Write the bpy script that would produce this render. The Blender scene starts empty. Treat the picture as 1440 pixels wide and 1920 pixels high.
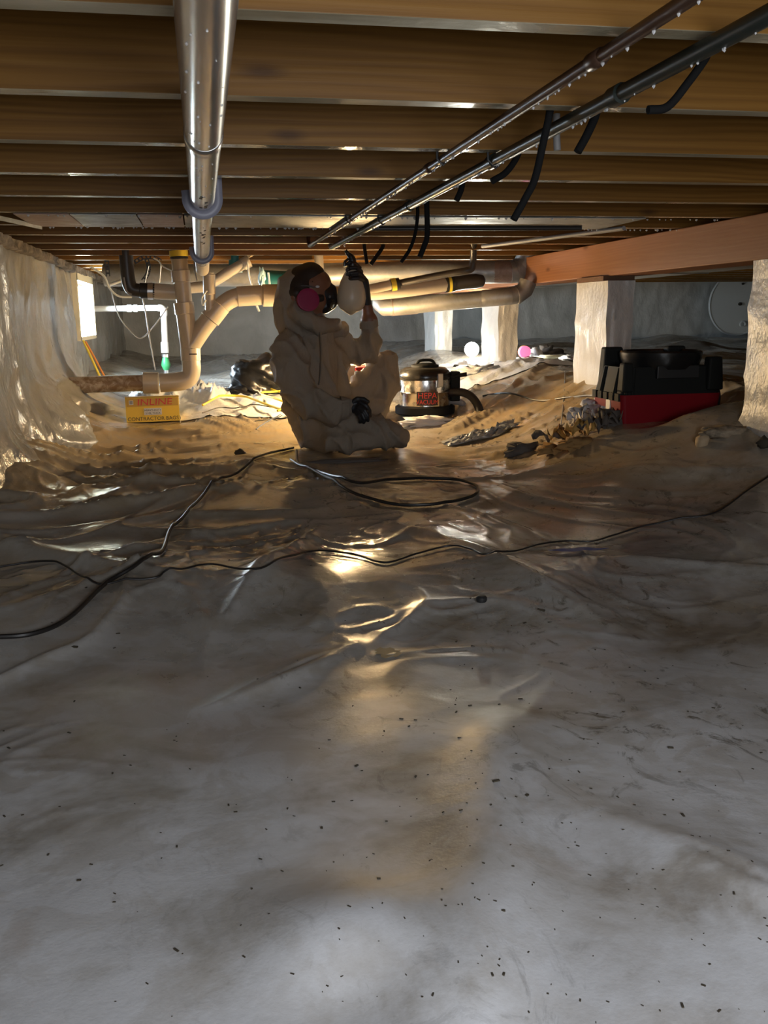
import bpy, bmesh, math, random
import numpy as np
from mathutils import Vector, Matrix
random.seed(7)
D = bpy.data; SC = bpy.context.scene; COL = SC.collection
H = 0.62                                    # camera height over the datum

# ------------------------------------------------------------------ camera
FPX = 1767.0
yaw, pit, rol = [math.radians(a) for a in (10.815, 11.717, 0.713)]
cf = Vector((math.sin(yaw)*math.cos(pit), math.cos(yaw)*math.cos(pit), -math.sin(pit)))
cr0 = Vector((math.cos(yaw), -math.sin(yaw), 0)); cu0 = cr0.cross(cf)
cr = cr0*math.cos(rol) - cu0*math.sin(rol); cu = cu0*math.cos(rol) + cr0*math.sin(rol)
cam_d = D.cameras.new('camera'); cam = D.objects.new('camera', cam_d); COL.objects.link(cam)
cam_d.sensor_fit = 'HORIZONTAL'; cam_d.sensor_width = 36.0; cam_d.lens = FPX/1440*36.0
cam_d.clip_start = 0.02; cam_d.clip_end = 60
M3 = Matrix((cr, cu, -cf)).transposed()
cam.matrix_world = Matrix.Translation((0, 0, H)) @ M3.to_4x4()
SC.camera = cam

# ------------------------------------------------------------------ world, lights, exposure
w = D.worlds.new('world'); SC.world = w; w.use_nodes = True
w.node_tree.nodes['Background'].inputs[0].default_value = (0.5, 0.55, 0.65, 1)
w.node_tree.nodes['Background'].inputs[1].default_value = 0.012
SC.view_settings.view_transform = 'Standard'; SC.view_settings.look = 'None'
SC.view_settings.exposure = 0.0; SC.view_settings.gamma = 1.0
SC.view_settings.use_curve_mapping = False

def light(name, kind, loc, power, col, **k):
    l = D.lights.new(name, kind); l.energy = power; l.color = col
    o = D.objects.new(name, l); COL.objects.link(o); o.location = loc
    for a, b in k.items():
        if a == 'aim':
            o.rotation_euler = (Vector(b)-Vector(loc)).to_track_quat('-Z', 'Y').to_euler()
        else:
            setattr(l, a, b)
    return o
WARM = (0.78, 5.06, 0.425)                  # the work light's tube behind the worker (lit mesh in its builder)
FARL = (1.872, 6.45, 0.387)                   # the bare lamp on the ground by the piers (lit mesh in its builder)
light('rear_fill', 'AREA', (0.42, -0.62, 0.66), 27, (0.92, 0.95, 1.0), aim=(0.38, 1.0, 0.02),
      shape='RECTANGLE', size=0.9, size_y=0.45)  # fill light added behind the camera for the near ground; no opening modelled

# ------------------------------------------------------------------ projection helpers (metres; Y is the depth along the pipes)
def ray(px, py): return cf*FPX + cr*(px-720) + cu*(960-py)
def P(px, py, Y):
    d = ray(px, py); v = d*(Y/d.y); return Vector((v.x, v.y, v.z+H))
def PZ(px, py, z):
    d = ray(px, py); v = d*((z-H)/d.z); return Vector((v.x, v.y, v.z+H))
def RW(wpx, p): return wpx*0.5*((Vector(p)-Vector((0, 0, H))).dot(cf))/FPX

# ------------------------------------------------------------------ noise
_rng = np.random.RandomState(11)
_perm = _rng.permutation(512).astype(np.int64); _perm = np.concatenate([_perm, _perm, _perm])
_g = _rng.rand(512)*2*np.pi; _gx, _gy = np.cos(_g), np.sin(_g)
def pn(x, y, seed=0):
    x = np.asarray(x, float)+seed*17.31; y = np.asarray(y, float)+seed*7.77
    xi = np.floor(x).astype(np.int64); yi = np.floor(y).astype(np.int64)
    xf, yf = x-xi, y-yi; u = xf*xf*xf*(xf*(xf*6-15)+10); v = yf*yf*yf*(yf*(yf*6-15)+10)
    def g(i, j, dx, dy):
        h = _perm[(_perm[i & 511]+j) & 511]; return _gx[h]*dx+_gy[h]*dy
    a = g(xi, yi, xf, yf); b = g(xi+1, yi, xf-1, yf); c = g(xi, yi+1, xf, yf-1); d = g(xi+1, yi+1, xf-1, yf-1)
    return ((a*(1-u)+b*u)*(1-v)+(c*(1-u)+d*u)*v)*1.5
def ridge(n, p=2.0): return np.clip(1-np.abs(n)*1.8, 0, 1)**p
def sst(a, b, x):
    t = np.clip((np.asarray(x, float)-a)/(b-a), 0, 1); return t*t*(3-2*t)

XW = -0.74
# ------------------------------------------------------------------ the ground's height
def floor_z(x, y, fine=True):
    x = np.asarray(x, float); y = np.asarray(y, float)
    L = np.interp(y, [-3, 0, 4.4, 5.0, 5.6, 7, 10], [-.62, -.62, -.605, -.54, -.475, -.42, -.36])
    Rr = np.interp(y, [-3, 0, 1.6, 2.6, 3.1, 4.2, 6, 10], [-.60, -.60, -.545, -.42, -.335, -.305, -.32, -.265])
    z = L+(Rr-L)*sst(1.15, 2.05, x)
    z = z + .14*np.exp(-((x-XW)/.22)**2)*sst(2.4, 3.8, y)*(1-.6*sst(5.6, 6.6, y))
    z = z + .05*np.exp(-((x+.1)/.5)**2-((y-5.0)/.25)**2)*0
    pers = np.exp(-((x-.68)/.42)**4-((y-4.3)/.42)**4)
    blow = np.exp(-((x-1.86)/.30)**6-((y-3.60)/.30)**6)
    vac = np.exp(-((x-1.17)/.22)**4-((y-5.0)/.22)**4)
    box = np.exp(-((x+.21)/.22)**4-((y-5.1)/.14)**4)
    flat = 1-np.clip(pers+vac+box, 0, 1)
    low = .030*pn(x*1.1, y*1.1, 1)+.020*pn(x*2.3, y*2.3, 2)*sst(.6, 1.6, y)
    z = z+low*(.25+.75*flat)
    z = z+.06*np.clip(pn(x*1.5, y*1.5, 9), -.2, 1)*sst(4.9, 5.8, y)*flat
    z = z*(1-blow)+(-.440)*blow
    if fine:
        wx = x+.12*pn(x*1.7, y*1.7, 3)+.03*pn(x*5, y*5, 16); wy = y+.12*pn(x*1.7, y*1.7, 4)+.03*pn(x*5, y*5, 17)
        th = np.arctan2(wx-.62, 4.45-wy); r = np.hypot(wx-.62, wy-4.45)
        mid = sst(1.1, 1.9, y)*(1-.35*sst(4.6, 5.4, y))
        cz = lambda n, w: np.exp(-np.abs(n)/w)
        rad = cz(pn(th*4.5, r*.55, 5), .10)*.026+cz(pn(th*8, r*.8, 6), .09)*.014
        calm = 1-.62*sst(.35, .8, x)*(1-sst(3.3, 4.0, y))
        z = z+rad*calm*mid*sst(.25, .8, r)*flat*sst(-.1, .5, .2+pn(x*.9, y*.9, 13))
        lx = cz(pn(wx*1.2+.3*wy, wy*3.6-wx*.8, 7), .16)*.040
        z = z+lx*np.exp(-((x+.25)/.50)**2)*sst(2.2, 3.0, y)*(1-sst(4.5, 5.1, y))*flat
        cr_ = cz(pn(wx*2.6, wy*2.6, 8), .07)*.012+cz(pn(wx*5.5, wy*5.5, 10), .07)*.008+cz(pn(wx*11, wy*11, 19), .09)*.0035
        z = z+cr_*calm*(.10+.90*mid)*flat*sst(-.35, .35, pn(x*1.3, y*1.3, 18))
        z = z+.0012*pn(x*9, y*9, 12)
        z = z+.030*np.exp(-((x-.12)/.10)**2-((y-.83)/.085)**2)-.012*np.exp(-((x-.10)/.045)**2-((y-.74)/.05)**2)
        rr_ = np.hypot((x-.30)*np.cos(.35)-(y-.95)*np.sin(.35), 0); z = z+.022*np.exp(-(rr_/.06)**2)*sst(.6, .75, y)*(1-sst(1.15, 1.4, y))
        # big folds seen near the camera
        for (ax, ay, bx, by, hgt, wid) in ((.03, 1.95, .33, 2.75, .030, .05), (-.02, 1.50, .27, 1.72, .018, .035),
                                           (.62, 2.6, .80, 1.75, .022, .05), (1.0, 2.2, 1.6, 1.8, .02, .05),
                                           (.75, 3.5, 1.35, 3.35, .025, .05), (-.6, 2.7, -.1, 2.2, .03, .05),
                                           (.45, 1.0, .62, .72, .02, .07)):
            dx, dy = bx-ax, by-ay; l2 = dx*dx+dy*dy
            t = np.clip(((x-ax)*dx+(y-ay)*dy)/l2, 0, 1)
            dd = np.hypot(x-ax-t*dx, y-ay-t*dy)+.02*pn(x*5, y*5, 15)
            z = z+hgt*1.25*np.exp(-np.hypot(dd, .006)/(wid*.8))*(.4+.6*np.sin(np.pi*np.clip(t, .02, .98)))
    return z+H
def fz(x, y): return float(floor_z(x, y))

# ------------------------------------------------------------------ materials
def mat(name, base=(.5, .5, .5), rough=.5, metal=0., **k):
    m = D.materials.new(name); m.use_nodes = True; nt = m.node_tree
    b = nt.nodes['Principled BSDF']; b.inputs['Base Color'].default_value = (*base, 1)
    b.inputs['Roughness'].default_value = rough; b.inputs['Metallic'].default_value = metal
    for a, v in k.items(): b.inputs[a.replace('_', ' ')].default_value = v
    return m
def N(m, kind, **k):
    n = m.node_tree.nodes.new(kind)
    for a, v in k.items():
        if a.startswith('i_'): n.inputs[a[2:].replace('_', ' ')].default_value = v
        else: setattr(n, a, v)
    return n
def LK(m, a, b): m.node_tree.links.new(a, b)
def bsdf(m): return m.node_tree.nodes['Principled BSDF']
def pos(m, scale=(1, 1, 1), rot=(0, 0, 0)):
    g = N(m, 'ShaderNodeNewGeometry'); mp = N(m, 'ShaderNodeMapping')
    mp.inputs['Scale'].default_value = scale; mp.inputs['Rotation'].default_value = rot
    LK(m, g.outputs['Position'], mp.inputs['Vector']); return mp.outputs[0]
def noise(m, vec, scale, detail=4, rough=.55, dist=0.):
    n = N(m, 'ShaderNodeTexNoise'); n.inputs['Scale'].default_value = scale
    n.inputs['Detail'].default_value = detail; n.inputs['Roughness'].default_value = rough
    n.inputs['Distortion'].default_value = dist
    LK(m, vec, n.inputs['Vector']); return n.outputs['Fac']
def ramp(m, fac, stops, interp='LINEAR'):
    r = N(m, 'ShaderNodeValToRGB'); e = r.color_ramp.elements; r.color_ramp.interpolation = interp
    while len(e) < len(stops): e.new(.5)
    for el, (p_, c) in zip(e, stops):
        el.position = p_; el.color = (*c, 1) if len(c) == 3 else c
    LK(m, fac, r.inputs[0]); return r.outputs[0]
def grey(a, b): return [(a, (0, 0, 0)), (b, (1, 1, 1))]
def mix(m, fac, a, b, mode='MIX'):
    n = N(m, 'ShaderNodeMix'); n.data_type = 'RGBA'; n.blend_type = mode
    for s, v in ((0, fac), (6, a), (7, b)):
        if hasattr(v, 'links') or hasattr(v, 'is_linked'): LK(m, v, n.inputs[s])
        else: n.inputs[s].default_value = v if s == 0 else (*v, 1)
    return n.outputs[2]
def math_(m, op, a, b):
    n = N(m, 'ShaderNodeMath'); n.operation = op
    for s, v in ((0, a), (1, b)):
        if hasattr(v, 'is_linked'): LK(m, v, n.inputs[s])
        else: n.inputs[s].default_value = v
    return n.outputs[0]
def bump(m, h, strength=.3, dist=.01):
    b = N(m, 'ShaderNodeBump'); b.inputs['Strength'].default_value = strength; b.inputs['Distance'].default_value = dist
    LK(m, h, b.inputs['Height']); LK(m, b.outputs[0], bsdf(m).inputs['Normal'])
def setc(m, c, inp='Base Color'): LK(m, c, bsdf(m).inputs[inp])

# ground sheet: milky poly over soil, brown where soil shows or dries on it
mfl = mat('poly_ground', rough=.3); v = pos(mfl)
bsdf(mfl).inputs['Specular IOR Level'].default_value = .75
n1 = noise(mfl, v, 2.1, 6, .62, .6); n2 = noise(mfl, v, 6.5, 6, .65, .4); n3 = noise(mfl, pos(mfl, (1, .6, 1), (0, 0, .5)), 15, 8, .75, 1.6)
n4 = noise(mfl, v, .8, 2)
cloud = ramp(mfl, n1, [(.36, (.21, .175, .13)), (.5, (.30, .275, .235)), (.64, (.39, .365, .325))])
c = mix(mfl, ramp(mfl, n2, grey(.42, .66)), cloud, (.385, .365, .335))
gy = N(mfl, 'ShaderNodeSeparateXYZ'); LK(mfl, pos(mfl), gy.inputs[0])
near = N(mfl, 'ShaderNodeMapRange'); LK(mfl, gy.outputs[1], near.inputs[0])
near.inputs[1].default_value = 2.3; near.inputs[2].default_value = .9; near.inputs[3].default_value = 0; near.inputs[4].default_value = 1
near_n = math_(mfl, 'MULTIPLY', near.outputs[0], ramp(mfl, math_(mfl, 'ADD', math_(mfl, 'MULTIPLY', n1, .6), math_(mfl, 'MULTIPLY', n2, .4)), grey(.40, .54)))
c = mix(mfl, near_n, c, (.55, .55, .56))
soil = N(mfl, 'ShaderNodeMapRange'); LK(mfl, gy.outputs[1], soil.inputs[0])
for i_, v_ in enumerate((2.4, 3.9, 0, 1)): soil.inputs[i_+1].default_value = v_
soilb = N(mfl, 'ShaderNodeMapRange'); LK(mfl, gy.outputs[1], soilb.inputs[0])
for i_, v_ in enumerate((4.85, 5.3, 1, 0)): soilb.inputs[i_+1].default_value = v_
sf = math_(mfl, 'MULTIPLY', math_(mfl, 'MULTIPLY', soil.outputs[0], soilb.outputs[0]), ramp(mfl, n4, grey(.3, .5)))
c = mix(mfl, math_(mfl, 'MULTIPLY', sf, .75), c, mix(mfl, n2, (.42, .27, .09), (.46, .36, .22)))
scuff = math_(mfl, 'MULTIPLY', ramp(mfl, n3, grey(.55, .63)), ramp(mfl, noise(mfl, v, 1.9, 3), grey(.40, .54)))
sidex = N(mfl, 'ShaderNodeMapRange'); LK(mfl, gy.outputs[0], sidex.inputs[0])
for i_, v_ in enumerate((.02, .28, .25, 1)): sidex.inputs[i_+1].default_value = v_
tanp = math_(mfl, 'MULTIPLY', ramp(mfl, noise(mfl, v, 9, 7, .62, .7), grey(.50, .56)), .40)
c = mix(mfl, tanp, c, (.33, .29, .235))
c = mix(mfl, math_(mfl, 'MULTIPLY', math_(mfl, 'MULTIPLY', scuff, sidex.outputs[0]), .85), c, (.10, .085, .06))
st = ramp(mfl, noise(mfl, v, 3.4, 5, .6, .8), grey(.64, .74))
c = mix(mfl, math_(mfl, 'MULTIPLY', st, .35), c, (.27, .16, .075))
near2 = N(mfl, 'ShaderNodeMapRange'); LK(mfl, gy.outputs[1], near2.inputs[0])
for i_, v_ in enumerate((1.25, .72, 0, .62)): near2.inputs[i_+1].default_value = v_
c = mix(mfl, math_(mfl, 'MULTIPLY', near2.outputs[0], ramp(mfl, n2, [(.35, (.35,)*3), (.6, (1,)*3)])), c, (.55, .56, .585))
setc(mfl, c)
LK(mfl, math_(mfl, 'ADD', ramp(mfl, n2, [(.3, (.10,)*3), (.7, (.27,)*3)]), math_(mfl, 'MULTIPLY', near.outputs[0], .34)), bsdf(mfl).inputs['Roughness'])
bump(mfl, math_(mfl, 'ADD', math_(mfl, 'MULTIPLY', noise(mfl, v, 28, 3), .6), math_(mfl, 'MULTIPLY', noise(mfl, v, 260, 2), .13)), .40, .004)

def poly(name, base, dirt, rough=.25):
    m = mat(name, base, rough); v = pos(m)
    n = noise(m, v, 3.0, 5, .6, .5)
    setc(m, ramp(m, n, [(.35, dirt), (.62, base)]))
    bump(m, noise(m, pos(m, (1.3, 1.3, .8)), 22, 4, .6), .5, .012); return m
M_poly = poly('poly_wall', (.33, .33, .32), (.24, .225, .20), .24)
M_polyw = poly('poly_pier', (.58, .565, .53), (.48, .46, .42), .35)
M_polyb = poly('poly_back', (.47, .475, .46), (.37, .37, .35), .45)
M_sheet = poly('poly_sheet', (.76, .78, .80), (.64, .65, .66), .3)

# lumber
def wood(name, c0, c1, c2, rough=.5, grain=1.0, rnd=True, knots=True, rot=(0, 0, 0)):
    m = mat(name, rough=rough)
    g = N(m, 'ShaderNodeNewGeometry'); oi = N(m, 'ShaderNodeObjectInfo')
    comb = N(m, 'ShaderNodeCombineXYZ')
    LK(m, math_(m, 'MULTIPLY', oi.outputs['Random'], 37.), comb.inputs[0])
    LK(m, math_(m, 'MULTIPLY', oi.outputs['Random'], 13.), comb.inputs[2])
    add = N(m, 'ShaderNodeVectorMath'); LK(m, g.outputs['Position'], add.inputs[0]); LK(m, comb.outputs[0], add.inputs[1])
    mp = N(m, 'ShaderNodeMapping'); mp.inputs['Rotation'].default_value = rot; LK(m, add.outputs[0], mp.inputs[0])
    mp2 = N(m, 'ShaderNodeMapping'); mp2.inputs['Scale'].default_value = (.55, 1.5, 5); LK(m, mp.outputs[0], mp2.inputs[0])
    warp = noise(m, mp2.outputs[0], 1.0, 3, .5)
    sx = N(m, 'ShaderNodeSeparateXYZ'); LK(m, mp.outputs[0], sx.inputs[0])
    ph = math_(m, 'ADD', math_(m, 'MULTIPLY', math_(m, 'ADD', sx.outputs[2], math_(m, 'MULTIPLY', sx.outputs[1], .35)), 430.), math_(m, 'MULTIPLY', warp, 62.))
    ring = math_(m, 'ADD', math_(m, 'MULTIPLY', math_(m, 'SINE', ph, 0.), .5), .5)
    mp3 = N(m, 'ShaderNodeMapping'); mp3.inputs['Scale'].default_value = (1.1, 30, 90); LK(m, mp.outputs[0], mp3.inputs[0])
    fine = noise(m, mp3.outputs[0], 1.6, 5, .6)
    big = noise(m, mp.outputs[0], 1.2, 3)
    f = math_(m, 'ADD', math_(m, 'MULTIPLY', ring, .20*grain), math_(m, 'MULTIPLY', fine, .78))
    c = ramp(m, f, [(.15, c0), (.5, c1), (.85, c2)])
    c = mix(m, math_(m, 'MULTIPLY', ramp(m, big, grey(.4, .7)), .5), c, tuple(.62*q for q in c1))
    c = mix(m, math_(m, 'MULTIPLY', oi.outputs['Random'], .4), c, tuple(.7*q for q in c1))
    if knots:
        mk = N(m, 'ShaderNodeMapping'); mk.inputs['Scale'].default_value = (1.1, .0, 3.4); mk.inputs['Rotation'].default_value = (math.pi/2, 0, 0); LK(m, mp.outputs[0], mk.inputs[0])
        vo = N(m, 'ShaderNodeTexVoronoi'); vo.inputs['Scale'].default_value = 1.0; vo.voronoi_dimensions = '2D'; LK(m, mk.outputs[0], vo.inputs['Vector'])
        kf = ramp(m, vo.outputs['Distance'], [(.012, (1, 1, 1)), (.05, (0, 0, 0))])
        c = mix(m, math_(m, 'MULTIPLY', kf, .7), c, (.05, .02, .007))
    setc(m, c); bump(m, f, .12, .004); bsdf(m).inputs['Specular IOR Level'].default_value = .25; return m
M_joist = wood('joist_lumber', (.105, .043, .007), (.215, .098, .016), (.30, .155, .034), .5)
M_edge = mat('joist_edge', rough=.35); _v = pos(M_edge, (1, 8, 8))  # joist undersides: paler than the sides, light off the floor painted into the colour
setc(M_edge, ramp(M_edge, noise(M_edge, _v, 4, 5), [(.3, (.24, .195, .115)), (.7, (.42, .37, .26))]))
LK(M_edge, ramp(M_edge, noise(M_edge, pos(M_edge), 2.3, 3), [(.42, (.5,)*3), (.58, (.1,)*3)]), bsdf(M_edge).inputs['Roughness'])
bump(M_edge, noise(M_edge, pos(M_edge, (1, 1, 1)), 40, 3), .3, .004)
M_deck = wood('deck_plywood', (.10, .06, .03), (.17, .10, .045), (.24, .15, .07), .7, .4, knots=False)
M_girder = wood('girder_lumber', (.21, .085, .038), (.32, .145, .07), (.40, .215, .115), .55, .5, rot=(0, 0, math.pi/2))
M_pine = wood('pine_block', (.40, .27, .13), (.55, .40, .21), (.66, .5, .3), .6, .6, knots=False)
M_shim = wood('dark_shim', (.10, .05, .03), (.17, .09, .05), (.22, .12, .07), .7, .5, knots=False)

def galv(name, c0, c1, rough=.38, metal=.85, bs=.08):
    m = mat(name, c1, rough, metal); v = pos(m)
    n = noise(m, v, 9, 6, .7, .5)
    setc(m, ramp(m, n, [(.35, c0), (.65, c1)]))
    LK(m, ramp(m, noise(m, v, 25, 3), [(.3, (rough-.08,)*3), (.7, (rough+.14,)*3)]), bsdf(m).inputs['Roughness'])
    bump(m, noise(m, v, 50, 3), bs, .004); return m
M_silver = galv('wet_silver', (.52, .52, .52), (.60, .595, .585), .25, .8, .0)
M_duct = galv('duct_galvanised', (.25, .245, .23), (.36, .35, .335), .45, .6)
M_silver = mat('wet_silver_pipe', (.58, .58, .57), .24, .8)
setc(M_silver, ramp(M_silver, noise(M_silver, pos(M_silver, (1, .25, 1)), 16, 4, .6), [(.35, (.44, .43, .41)), (.6, (.60, .60, .59))]))
M_rustduct = galv('duct_rusted', (.20, .12, .09), (.34, .27, .235), .55, .35)
M_pan = galv('pan_grey', (.22, .22, .20), (.34, .34, .32), .5, .4)
M_panpink = galv('pan_pinkish', (.28, .18, .14), (.36, .25, .20), .5, .2)
M_steel = galv('vacuum_steel', (.60, .58, .54), (.70, .68, .64), .2, 1.0)
M_hook = mat('hook_grey', (.27, .27, .33), .4)
M_pvc = mat('pvc_cream', (.70, .62, .50), .33)
setc(M_pvc, ramp(M_pvc, noise(M_pvc, pos(M_pvc), 4, 4), [(.3, (.43, .365, .27)), (.7, (.54, .475, .375))]))
M_pvcw = mat('pvc_white', (.78, .80, .80), .3)
M_stain = mat('pvc_stained', rough=.5)
setc(M_stain, ramp(M_stain, noise(M_stain, pos(M_stain), 16, 6, .7, 1), [(.4, (.60, .50, .37)), (.56, (.30, .19, .10))]))
M_abs = mat('abs_black', (.035, .03, .026), .4)
M_rubber = mat('rubber_black', (.018, .018, .018), .5)
M_foam = mat('foam_black', (.010, .010, .010), .85, Specular_IOR_Level=.1)
M_copper = mat('copper_old', (.085, .045, .028), .35, .3)
M_insul = mat('insulated_line', (.022, .028, .024), .33, Specular_IOR_Level=.35)
M_cable = mat('cable_black', (.015, .013, .012), .4)
M_cabley = mat('cable_yellow', (.80, .62, .07), .45)
M_cableo = mat('cable_orange', (.75, .25, .04), .45)
M_cablew = mat('cable_white', (.72, .72, .66), .4)
M_cableg = mat('cable_grey', (.30, .29, .28), .5)
M_green = mat('valve_green', (.05, .34, .12), .4)
M_teal = mat('teal_plastic', (.010, .11, .12), .4)
M_tealc = mat('pale_blue_plastic', (.45, .66, .72), .25)
M_band = mat('clamp_steel', (.55, .55, .55), .3, .9)
M_ylab = mat('label_yellow', (.75, .58, .06), .45)
M_bluetape = mat('tape_blue', (.02, .06, .32), .5)
M_stone = mat('stone_tan', rough=.8)
setc(M_stone, ramp(M_stone, noise(M_stone, pos(M_stone), 30, 5, .7), [(.35, (.10, .08, .055)), (.6, (.32, .25, .17))]))
M_dirt = mat('dirt_dark', (.05, .04, .025), .9)
M_sill = mat('sill_masonry', rough=.9)
setc(M_sill, ramp(M_sill, noise(M_sill, pos(M_sill), 18, 5, .7), [(.35, (.06, .05, .04)), (.65, (.24, .2, .16))]))
bump(M_sill, noise(M_sill, pos(M_sill), 40, 4), .8, .01)
M_bag = mat('bag_black', (.007, .007, .008), .28, Specular_IOR_Level=.35)
M_boxy = mat('box_yellow', (.92, .60, .03), .5)
M_boxo = mat('box_top', (.50, .33, .05), .6)
M_red = mat('blower_red', (.22, .009, .014), .45, Specular_IOR_Level=.15)
M_blk = mat('blower_black', (.018, .019, .018), .6, Specular_IOR_Level=.06)
M_blk2 = mat('black_gloss', (.012, .012, .012), .25)
M_redp = mat('print_red', (.65, .03, .02), .5)
M_whp = mat('print_white', (.75, .73, .68), .5)
M_dkp = mat('print_dark', (.04, .03, .02), .6)
M_frame = mat('vinyl_frame', (.74, .66, .46), .45)
M_pink = mat('filter_pink', (.24, .004, .055), .6)
M_pinkb = mat('pink_bright', (.85, .12, .30), .5)
M_hair = mat('hair_dark', (.02, .012, .008), .6)
M_skin = mat('skin', (.19, .085, .048), .5, Subsurface_Weight=.1, Subsurface_Radius=(.01, .005, .003))
M_glove = mat('glove_black', (.010, .011, .014), .5)
M_mask = mat('mask_black', (.012, .012, .013), .35)
M_strap = mat('strap_grey', (.12, .12, .12), .7)
M_ragb = mat('rag_brown', (.30, .17, .06), .9)
M_ragw = mat('rag_white', (.62, .60, .60), .85)
M_ragd = mat('rag_dark', (.10, .085, .075), .9)
M_hosegrey = mat('hose_grey', (.32, .31, .31), .5)
M_disc = mat('disc_white', (.74, .74, .71), .5)
# coverall: thin, lets some of the back light through
M_suit = mat('coverall', (.255, .213, .167), .75); _v = pos(M_suit)
bump(M_suit, noise(M_suit, pos(M_suit, (1.3, 1, .7)), 13, 6, .6, .6), .75, .018)
def translucent(m, fac, col):
    t = N(m, 'ShaderNodeBsdfTranslucent'); t.inputs[0].default_value = (*col, 1)
    mx = N(m, 'ShaderNodeMixShader'); mx.inputs[0].default_value = fac
    out = [n for n in m.node_tree.nodes if n.type == 'OUTPUT_MATERIAL'][0]
    LK(m, bsdf(m).outputs[0], mx.inputs[1]); LK(m, t.outputs[0], mx.inputs[2]); LK(m, mx.outputs[0], out.inputs[0])
translucent(M_suit, .07, (.8, .68, .5))
M_bottle = mat('bottle_plastic', (.50, .46, .38), .35); translucent(M_bottle, .12, (.8, .72, .56))
M_pane = mat('window_daylight', (.9, .95, 1), .3)
bsdf(M_pane).inputs['Emission Color'].default_value = (.66, .83, 1, 1); bsdf(M_pane).inputs['Emission Strength'].default_value = 105
M_bulb = mat('bulb_lit', (1, 1, .9), .3)
bsdf(M_bulb).inputs['Emission Color'].default_value = (1, .97, .82, 1); bsdf(M_bulb).inputs['Emission Strength'].default_value = 520
M_wlens = mat('work_light_lit', (1, .9, .7), .3)
bsdf(M_wlens).inputs['Emission Color'].default_value = (1, .68, .33, 1); bsdf(M_wlens).inputs['Emission Strength'].default_value = 1300
M_water = mat('water_drop', (.9, .9, .9), .05, 0, Transmission_Weight=.6, IOR=1.33)
M_mist = mat('mist', (.85, .85, .85), .6)

# ------------------------------------------------------------------ mesh building
class MB:
    def __init__(s): s.v = []; s.f = []
    def add(s, vs, fs):
        o = len(s.v); s.v += [tuple(q) for q in vs]; s.f += [tuple(i+o for i in f) for f in fs]; return s
    def box(s, c, size, R=None, taper=1.0):
        a, b, d = [q/2 for q in size]; vs = []
        for z, k in ((-d, 1), (d, taper)):
            for x, y in ((-a, -b), (a, -b), (a, b), (-a, b)):
                q = Vector((x*k, y*k, z)); q = R @ q if R is not None else q
                vs.append(q+Vector(c))
        return s.add(vs, [(3, 2, 1, 0), (4, 5, 6, 7), (0, 1, 5, 4), (1, 2, 6, 5), (2, 3, 7, 6), (3, 0, 4, 7)])
    def tube(s, pts, r, n=14, caps=True, flat=1.0):
        pts = [Vector(p) for p in pts]; m = len(pts)
        rs = r if isinstance(r, (list, tuple)) else [r]*m
        t0 = (pts[1]-pts[0]).normalized()
        a = Vector((0, 0, 1)) if abs(t0.z) < .9 else Vector((1, 0, 0))
        u = t0.cross(a).normalized(); vs = []; fs = []
        for i in range(m):
            t = (pts[min(i+1, m-1)]-pts[max(i-1, 0)])
            t = t.normalized() if t.length > 1e-9 else t0
            u = (u-t*u.dot(t)).normalized(); w_ = t.cross(u)
            for k in range(n):
                an = 2*math.pi*k/n; vs.append(pts[i]+(u*math.cos(an)+w_*math.sin(an)*flat)*rs[i])
        for i in range(m-1):
            for k in range(n):
                k2 = (k+1) % n; fs.append((i*n+k, i*n+k2, (i+1)*n+k2, (i+1)*n+k))
        if caps: fs.append(tuple(range(n-1, -1, -1))); fs.append(tuple((m-1)*n+k for k in range(n)))
        return s.add(vs, fs)
    def lathe(s, prof, c, n=32, R=None, caps=True):
        vs = []; fs = []; m = len(prof)
        for r, z in prof:
            for k in range(n):
                an = 2*math.pi*k/n; q = Vector((r*math.cos(an), r*math.sin(an), z)); q = R @ q if R is not None else q
                vs.append(q+Vector(c))
        for i in range(m-1):
            for k in range(n):
                k2 = (k+1) % n; fs.append((i*n+k, i*n+k2, (i+1)*n+k2, (i+1)*n+k))
        if caps: fs.append(tuple(range(n-1, -1, -1))); fs.append(tuple((m-1)*n+k for k in range(n)))
        return s.add(vs, fs)
    def blob(s, c, rad, seed=0, amp=.25, freq=2.5, sub=3, R=None, pw=1.5):
        bm = bmesh.new(); bmesh.ops.create_icosphere(bm, subdivisions=sub, radius=1)
        vs = []
        for q in bm.verts:
            p = q.co.copy()
            k = 1+amp*(float(ridge(pn(p.x*freq+p.z*1.3, p.y*freq+p.z*.7*freq, seed), pw))-.4)+amp*.5*float(pn(p.x*freq*2.2+p.z, p.y*freq*2.2-p.z*2, seed+3))
            p = Vector((p.x*rad[0], p.y*rad[1], p.z*rad[2]))*k
            if R is not None: p = R @ p
            vs.append(p+Vector(c))
        fs = [tuple(x.index for x in f.verts) for f in bm.faces]; bm.free(); return s.add(vs, fs)
def smooth_pts(pts, k=6):
    pts = [Vector(p) for p in pts]
    if len(pts) < 3: return pts
    out = []; q = [pts[0]*2-pts[1]]+pts+[pts[-1]*2-pts[-2]]
    for i in range(1, len(q)-2):
        for j in range(k):
            t = j/k; a, b, c_, d = q[i-1], q[i], q[i+1], q[i+2]
            out.append(.5*((2*b)+(c_-a)*t+(2*a-5*b+4*c_-d)*t*t+(3*b-a-3*c_+d)*t**3))
    out.append(pts[-1]); return out
def rootloc(p):
    l = Vector((0, 0, 0))
    while p is not None: l += p.location; p = p.parent
    return l
def link_mesh(name, me, m, parent=None, smooth=True):
    if m is not None:
        for q in (m if isinstance(m, (list, tuple)) else [m]): me.materials.append(q)
    o = D.objects.new(name, me); COL.objects.link(o)
    if parent is not None: o.parent = parent
    return o
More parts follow.
